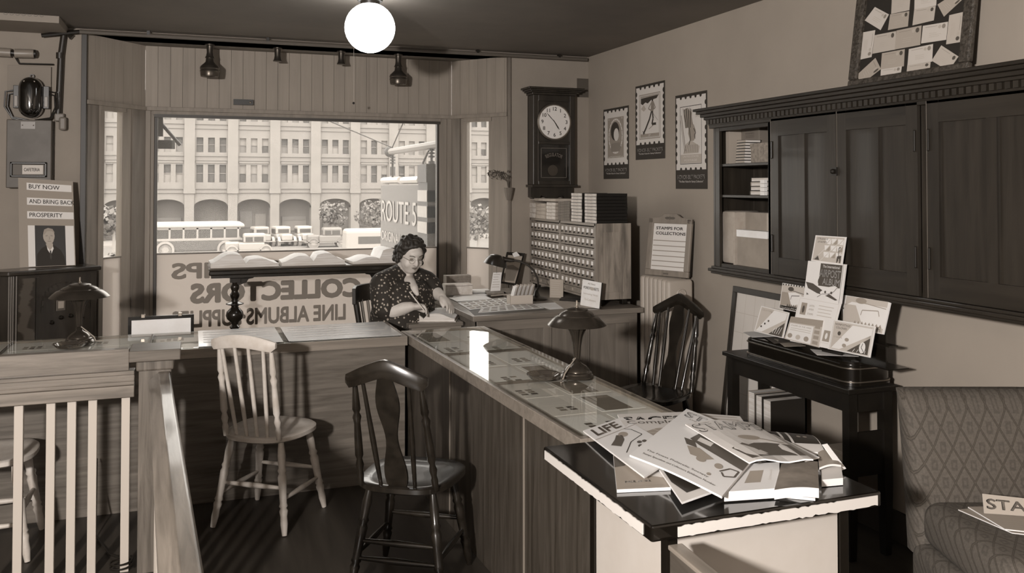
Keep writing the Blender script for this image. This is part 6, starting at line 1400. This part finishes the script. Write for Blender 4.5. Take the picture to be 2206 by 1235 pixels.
def m_plain(c): c.rect(.3, .3, .62, .75, MGG); c.text('STAMPS', .8, .5, .05, .4, MGC)
def m_photo(c): c.rect(.02, .05, .98, .7, MGK); c.rect(.28, .05, .33, .75, MGC, .002); c.rect(.44, .05, .49, .8, MGC, .002); c.rect(.0, .72, .98, .95, MGC); [c.ell(.65 + .12 * i, .35, .04, .06, MGG, .0016, 8) for i in range(2)]
mag('magazine with ornate outlined title lying on the end of counter', [(1330, 893), (1470, 888), (1500, 935), (1350, 930)], .0125, MGC, m_orn, zc=(.0125,) * 4)
mag('magazine titled Complete lying half under the white magazine', [(1336, 906), (1478, 902), (1520, 965), (1381, 962)], .021, MGC, m_comp)
mag('grey covered magazine lowest at the left of the pile on the black table', [(1321, 978), (1420, 965), (1445, 1050), (1329, 1055)], .010, MGG, m_paul, .009)
mag('magazine with bold pale title and small pictures at the left corner', [(1256, 928), (1340, 899), (1470, 975), (1388, 1029)], .026, MGW, m_life, zc=(.017, .020, .03, .026))
mag('magazine with dark photograph cover sticking out below the white magazine', [(1416, 1005), (1520, 975), (1560, 1050), (1469, 1082)], .020, MGC, m_dark, .006)
mag('thin white magazine under the crossed ones at back of the pile', [(1500, 890), (1594, 897), (1625, 940), (1520, 935)], .030, MGC, lambda c: c.lines(.1, .9, .1, .9, 6, MGG, .2))
mag('large white stamp magazine lying across the centre of the pile', [(1479, 881), (1648, 958), (1555, 1070), (1356, 977)], .048, MGW, m_main, .006, lambda u, v: .006 * sin(pi * u), zc=(.052, .052, .038, .040))
mag('magazine with photograph strip cover lying at the right back of pile', [(1639, 928), (1750, 938), (1778, 975), (1665, 972)], .030, MGC, m_photo, .008, lambda u, v: .010 * sin(pi * v))
mag('thick white book lying under the magazines at the right front', [(1600, 1000), (1679, 996), (1679, 1052), (1560, 1060)], .030, MGW, m_plain, .026, nm='thick_book')
mag('rolled grey newspaper at the right front of the magazine pile', [(1683, 1000), (1762, 996), (1764, 1054), (1668, 1056)], .034, mat('newspaper_grey', .52, .8, tex='noise', v2=.42, scale=12), lambda c: None, .026, lambda u, v: .006 * sin(pi * u * .9), nm='newspaper')
mag('white torn edged magazine under the rolled newspaper', [(1669, 1050), (1760, 1050), (1756, 1074), (1672, 1066)], .008, MGW, lambda c: None, .007)
mag('magazine titled Stamps with wavy lower edge, topmost of the pile', [(1476, 914), (1620, 911), (1752, 994), (1614, 1003)], .062, MGC, m_four, .004, lambda u, v: .012 * sin(pi * u) * (1 - v * .5) + .006 * sin(2.6 * pi * u) * v, zc=(.060, .060, .070, .062))
mag('narrow white magazine between the topmost one and photograph strip cover', [(1640, 932), (1668, 936), (1765, 985), (1735, 993)], .048, MGW, lambda c: c.line([(.3, .1), (.3, .9)], .01, MGK), .004)
mag('white pamphlet bundle at the right end of the black table', [(1768, 1000), (1812, 1004), (1816, 1030), (1770, 1034)], .022, MGC, lambda c: None, .02, nm='pamphlet_bundle')
mag('thin card leaning at the far right of the pile', [(1772, 958), (1782, 956), (1823, 1010), (1815, 1014)], .04, MGW, lambda c: None, .003, zc=(.085, .085, .012, .012), nm='leaning_card')
mag('grey magazine folded over at the right back of pile', [(1762, 975), (1790, 972), (1812, 1002), (1765, 1008)], .036, MGG, lambda c: None, .006, lambda u, v: .006 * sin(pi * u))
# magazines on the settee
def mseat(lab, q, z, m_, deco, zc=None):
    zs_ = zc or (z,) * 4; c = Card([Pz(a_, b_, s_) for (a_, b_), s_ in zip(q, zs_)], .004, lambda u, v: 0); c.base(m_, PAPER); deco(c); return tag(c.build('magazine'), lab, 'magazine')
MS = mat('magazine_shade', .62, .6)
mseat('lower grey magazine lying on the settee seat', [(2064, 1098), (2225, 1085), (2330, 1165), (2180, 1148)], .508, MS, lambda c: c.frame(.04, .04, .96, .96, .005, MGD))
mseat('newspaper spread beneath the upright magazine on the settee', [(2085, 1092), (2250, 1090), (2350, 1160), (2165, 1140)], .516, MS, lambda c: c.lines(.1, .9, .1, .9, 9, MGG, .2, .2))
def m_seat(c): c.otext('STAMPS', .5, .5, .9, .5, MGK, MS, .02)
mseat('magazine titled Stamps propped on the settee seat', [(2116, 1064), (2300, 1084), (2310, 1120), (2122, 1104)], .5, MS, m_seat, zc=(.575, .575, .528, .528))
# ------------------------------------------------------------------ the woman at the desk and her chair
def V(px, py, t): return EYE + ray(px, py) * t
Fh = Vector((sin(YAW), cos(YAW), 0)); ZV = Vector((0, 0, 1))
WO = V(860, 640, 5.78); WO.z = 0
wm = thing('person', 'seated woman in dark polka dot dress and glasses writing in an open ledger', 'person', tuple(WO))
def wl(p): return Vector(p) - WO
TDr = (RT * .62 - Fh * .78).normalized(); TPr = TDr.cross(ZV)          # torso facing, her left... perpendicular
SKIN = mat('skin', .78, .55, tex='noise', v2=.75, scale=20); DRESS = mat('polka_dress', .60, .8, tex='dots', v2=.17, scale=46); HAIR = mat('dark_hair', .20, .55, tex='noise', v2=.13, scale=60, bump=.4); NAIL = mat('pen_body', .75, .4)
def organic(mb, name, voxel, parent, smooth_it=6, mats=None):
    o = mb.build(name, parent=parent, smooth=True, angle=180)
    r = o.modifiers.new('r', 'REMESH'); r.mode = 'VOXEL'; r.voxel_size = voxel; r.use_smooth_shade = True
    s_ = o.modifiers.new('s', 'SMOOTH'); s_.factor = .5; s_.iterations = smooth_it
    return o
def blob(mb, c, r, m, axes=None, n=20):
    M = Matrix.Translation(c)
    if axes: M = frame(c, axes[0], axes[1])
    mb.ball((0, 0, 0), r, m, M, n)
def chain(mb, pts, rs, m, n=14):
    P = []; Rr = []
    for i in range(len(pts) - 1):
        for j in range(5): f = j / 5; P.append(Vector(pts[i]).lerp(Vector(pts[i + 1]), f)); Rr.append(rs[i] + (rs[i + 1] - rs[i]) * f)
    P.append(Vector(pts[-1])); Rr.append(rs[-1]); mb.tube(P, Rr, m, n)
    for p, r in ((pts[0], rs[0]), (pts[-1], rs[-1])): mb.ball(p, r, m, None, 14)
    for p, r in zip(pts[1:-1], rs[1:-1]): mb.ball(p, r, m, None, 14)
def torso_rings(mb, specs, m):
    rings = []
    for z, w_, d_, fx, sx in specs:                   # height, half width, half depth, forward shift, side shift
        c = TDr * fx + TPr * sx; rings.append([c + TPr * (w_ * cos(2 * pi * j / 32)) + TDr * (d_ * sin(2 * pi * j / 32)) + ZV * z for j in range(32)])
    mb.loft(rings, m)
head_c = wl(V(885, 549, 5.74)); neck_b = wl(V(870, 600, 5.81))
fd = (RT * .50 - Fh * .80 - ZV * .42).normalized(); hs = fd.cross(ZV).normalized(); hu = hs.cross(fd).normalized()   # face dir, her right?, up
HA = (hs, fd)                                          # local x = side, y = forward, z = up-ish
def hp(x, y, z): return head_c + hs * x + fd * y + hu * z
body = MB()
# torso underneath, neck, head
torso_rings(body, [(.46, .19, .16, .02, 0), (.6, .19, .16, .02, 0), (.8, .18, .15, .03, 0), (.95, .17, .12, .05, 0), (1.0, .13, .09, .05, 0)], SKIN)
chain(body, [neck_b - ZV * .05, neck_b + ZV * .02, head_c - hu * .05 - fd * .015], [.075, .062, .060], SKIN)
blob(body, head_c + fd * -.008 + hu * .012, (.080, .094, .098), SKIN, HA, 28)
blob(body, hp(0, .022, -.040), (.068, .068, .070), SKIN, HA, 24)
blob(body, hp(0, .030, -.082), (.050, .050, .032), SKIN, HA, 20)
blob(body, hp(0, .008, -.092), (.056, .052, .034), SKIN, HA, 20)
for s_ in (-1, 1): blob(body, hp(s_ * .035, .055, -.035), (.030, .028, .030), SKIN, HA); blob(body, hp(s_ * .082, -.012, -.01), (.010, .020, .030), SKIN, HA)
blob(body, hp(0, .062, .038), (.05, .03, .03), SKIN, HA)
chain(body, [hp(0, .086, .018), hp(0, .102, -.012), hp(0, .104, -.022)], [.010, .013, .012], SKIN, 10)
for s_ in (-1, 1): blob(body, hp(s_ * .011, .094, -.024), (.009, .009, .007), SKIN, HA, 10)
# neckline skin running down to the point of the V
chest = [wl(V(874, 604, 5.80)), wl(V(883, 613, 5.715)), wl(V(892, 623, 5.655)), wl(V(899, 634, 5.622))]
chain(body, chest, [.060, .045, .031, .014], SKIN, 16)
# right arm: short sleeve ends above the elbow
sR, eR, wR, hR = wl(V(824, 606, 5.66)), wl(V(832, 674, 5.60)), wl(V(884, 661, 5.56)), wl(V(906, 661, 5.57))
chain(body, [sR, eR], [.062, .054], SKIN); chain(body, [eR, eR.lerp(wR, .35), wR], [.058, .056, .033], SKIN)
sL, eL, wL, hL = wl(V(915, 606, 5.90)), wl(V(935, 628, 5.86)), wl(V(952, 640, 5.76)), wl(V(960, 648, 5.73))
chain(body, [sL, eL], [.060, .052], SKIN); chain(body, [eL, eL.lerp(wL, .4), wL], [.050, .044, .031], SKIN)
def hand(mb, w_, h_, palm_n, spread, curl, side, grip=False):
    d = (h_ - w_).normalized(); n_ = Vector(palm_n); n_ = (n_ - d * n_.dot(d)).normalized(); l = d.cross(n_)
    pc = w_ + d * .048; M = frame(pc, d, l); mb.ball((0, 0, 0), (.056, .043, .022), SKIN, M, 16); chain(mb, [w_ - d * .01, w_ + d * .03], [.029, .024], SKIN, 12)
    for i, (off, L_) in enumerate(((-.030, .060), (-.010, .070), (.010, .066), (.029, .052))):
        b = w_ + d * .085 + l * off * side; c1, c2, c3 = curl[i]
        dirn = d; p = b; pts = [w_ + d * .06 + l * off * side * .9, b]
        for j, c_ in enumerate((c1, c2, c3)):
            a_ = c_; dirn = (dirn * cos(a_) + n_ * sin(a_)).normalized(); p = p + dirn * L_ * (.42, .32, .26)[j] + l * off * side * spread; pts.append(p)
        chain(mb, pts, [.011, .0105, .0095, .0085, .0075], SKIN, 8)
    tb = w_ + d * .025 - l * .030 * side; t1 = tb + d * .035 - l * .016 * side + n_ * .016; t2 = t1 + d * .030 + l * .010 * side + n_ * .014
    chain(mb, [tb, t1, t2], [.015, .012, .0095], SKIN, 8); return t2
tipR = hand(body, wR, hR, (.1, -.25, -1), .05, [(.6, 1.0, .6), (.8, 1.1, .7), (.95, 1.2, .8), (1.0, 1.3, .8)], -1)
hand(body, wL, hL, (-.3, -.1, -1), .12, [(.25, .4, .3), (.3, .45, .35), (.35, .5, .4), (.4, .6, .4)], 1)
# thighs and shins under the desk
for s_ in (-1, 1):
    hip = TPr * (s_ * .10) + ZV * .53; kn = hip + TDr * .40 + ZV * .0; ft = kn - ZV * .46 + TDr * .02
    chain(body, [hip, kn], [.085, .06], SKIN); chain(body, [kn, kn.lerp(ft, .4), ft], [.056, .052, .036], SKIN); blob(body, ft + TDr * .07 - ZV * .03, (.04, .12, .035), SKIN, (TPr, TDr))
organic(body, 'body', .006, wm, 5)
# dress
dr = MB()
torso_rings(dr, [(.44, .235, .20, .02, 0), (.55, .235, .20, .02, 0), (.68, .225, .195, .03, 0), (.80, .222, .185, .045, .0), (.90, .215, .165, .06, 0), (.98, .195, .13, .055, 0), (1.03, .155, .10, .045, 0)], DRESS)
blob(dr, TDr * .12 + ZV * .87 + TPr * .08, (.10, .09, .10), DRESS, (TPr, TDr)); blob(dr, TDr * .12 + ZV * .87 - TPr * .08, (.10, .09, .10), DRESS, (TPr, TDr))
chain(dr, [wl(V(862, 592, 5.80)), sR.lerp(eR, .12), sR.lerp(eR, .5), sR.lerp(eR, .86)], [.075, .088, .092, .088], DRESS)
chain(dr, [wl(V(884, 592, 5.84)), sL.lerp(eL, .1), sL.lerp(eL, .5), sL.lerp(eL, .95)], [.07, .080, .082, .070], DRESS)
for s_ in (-1, 1):
    hip = TPr * (s_ * .10) + ZV * .55; chain(dr, [hip, hip + TDr * .42], [.115, .095], DRESS)
chain(dr, [ZV * .55 + TDr * .1, ZV * .52 + TDr * .38], [.12, .1], DRESS)
organic(dr, 'dress', .008, wm, 8)
# hair: wavy bob as one mass with lumps
hb = MB(); rd = random.Random(12)
blob(hb, hp(0, -.022, .030), (.092, .094, .088), HAIR, HA, 24)
for i in range(70):
    th_ = rd.uniform(0, 2 * pi); ph = rd.uniform(-.35, 1.5)
    x, y, z = .088 * cos(th_) * cos(ph * .8), -.022 + .092 * sin(th_) * cos(ph * .8), .026 + .086 * sin(ph)
    if y > .03 and z < .088: continue
    if y > .0 and abs(x) < .07 and z < .07: continue
    blob(hb, hp(x, y, z), (.016, .016, .012), HAIR, HA, 10)
for s_ in (-1, 1):
    for i in range(16): blob(hb, hp(s_ * (.082 + rd.uniform(-.004, .008)), rd.uniform(-.075, .018), rd.uniform(-.06, .04)), (.018, .019, .019), HAIR, HA, 10)
for i in range(16): blob(hb, hp(rd.uniform(-.07, .07), -.092 + rd.uniform(-.01, .01), rd.uniform(-.06, .02)), (.02, .018, .02), HAIR, HA, 10)
for i in range(9): blob(hb, hp(-.068 + .017 * i, .050 - .35 * abs(-.068 + .017 * i), .096 - .35 * abs(-.05 + .017 * i)), (.017, .020, .013), HAIR, HA, 10)
organic(hb, 'hair', .005, wm, 3)
# face details
LIPM = mat('lips', .42, .5); BRW = mat('brow', .3, .8)
k = MB()
for s_ in (-1, 1): k.tube([hp(s_ * .014, .090, .030), hp(s_ * .030, .086, .035), hp(s_ * .046, .074, .031)], .0028, BRW, 6)
k.build('eyebrows', parent=wm)
for s_ in (-1, 1):
    k = MB(); blob(k, hp(s_ * .030, .078, .010), (.014, .008, .006), mat('eyelid', .50, .6), HA, 12); k.tube([hp(s_ * .018, .087, .006), hp(s_ * .030, .0885, .002), hp(s_ * .043, .080, .006)], .0016, BRW, 5); k.build('eye', parent=wm, smooth=True)
k = MB(); k.tube([hp(-.022, .084, -.052), hp(-.008, .093, -.048), hp(0, .093, -.050), hp(.008, .093, -.048), hp(.022, .084, -.052)], [.001, .0035, .003, .0035, .001], LIPM, 6); k.tube([hp(-.018, .084, -.055), hp(0, .091, -.059), hp(.018, .084, -.055)], [.001, .004, .001], LIPM, 6); k.build('lips', parent=wm, smooth=True)
k = MB(); WIRE = mat('spectacle_wire', .5, .3, metal=.6)
for s_ in (-1, 1):
    k.tube([hp(s_ * .032 + .021 * cos(2 * pi * j / 20), .100 - .006 * abs(cos(2 * pi * j / 20)), .006 + .018 * sin(2 * pi * j / 20)) for j in range(21)], .0009, WIRE, 5)
    k.tube([hp(s_ * .053, .094, .010), hp(s_ * .078, .05, .012), hp(s_ * .086, -.01, .012)], .0012, WIRE, 5)
k.tube([hp(-.011, .101, .012), hp(0, .104, .015), hp(.011, .101, .012)], .0009, WIRE, 5); k.build('spectacles', parent=wm)
pen = MB(); a, b = wl(V(919, 669, 5.56)), wl(V(883, 629, 5.60)); a, b = wl(V(915, 671, 5.50)), wl(V(882, 629, 5.53)); pen.tube([b, b.lerp(a, .5), a.lerp(b, .08), a], [.004, .0045, .004, .001], NAIL, 8)
po = pen.build('pen', smooth=True); po.location = WO; tag(po, 'thin pale pen held in the right hand of the woman', 'pen')

# office chair behind her
oc = thing('office_chair', 'dark slat backed office chair under the woman, its back rail showing at left', 'chair', tuple(WO - TDr * .02), atan2(TDr.y, TDr.x) - pi / 2)
OCW = mat('office_chair_wood', .19, .35, tex='noise', v2=.14, scale=14, coat=.2); OCS = mat('office_chair_slat', .42, .4)
k = MB(); out = [(.23 * cos(a_) * (1 if abs(cos(a_)) < .9 else .97), .225 * sin(a_)) for a_ in [2 * pi * j / 32 for j in range(32)]]; k.loft([[(x * f, y * f, z) for x, y in out] for f, z in ((.92, .40), (1, .41), (1, .43), (.9, .438))], OCW); k.build('seat', parent=oc, smooth=True, angle=40)
for sx in (-1, 1):
    for sy in (-1, 1): MB().turn((sx * .20, sy * .20, 0), (sx * .15, sy * .15, .41), [(.016, 0), (.021, .5), (.018, 1)], OCW, 10).build('leg', parent=oc, smooth=True)
rings = []; zt_ = .985; Rb = .27
for j in range(15):
    a_ = pi * 1.5 + (j - 7) / 7 * 1.12; x, y = Rb * cos(a_), Rb * sin(a_) - .03; n_ = Vector((cos(a_), sin(a_), 0)) * .012; e = .0 if abs(j - 7) < 6 else .01
    p = Vector((x, y, 0)); rings.append([p - n_ + ZV * (zt_ - .115), p + n_ + ZV * (zt_ - .115), p + n_ * 1.2 + ZV * (zt_ - e), p - n_ * .8 + ZV * (zt_ - e)])
k = MB(); k.loft(rings, OCW); k.build('back_rail', parent=oc, smooth=True, angle=50, bevel=.003)
for j in range(9):
    a_ = pi * 1.5 + (j - 4) / 4 * 1.0; e = j in (0, 8); x, y = Rb * cos(a_), Rb * sin(a_) - .03
    MB().tube([(x * .76, (y + .03) * .76, .43), (x * .97, y, zt_ - .10)], .016 if e else .011, OCW if e else OCS, 8).build('slat', parent=oc, smooth=True)
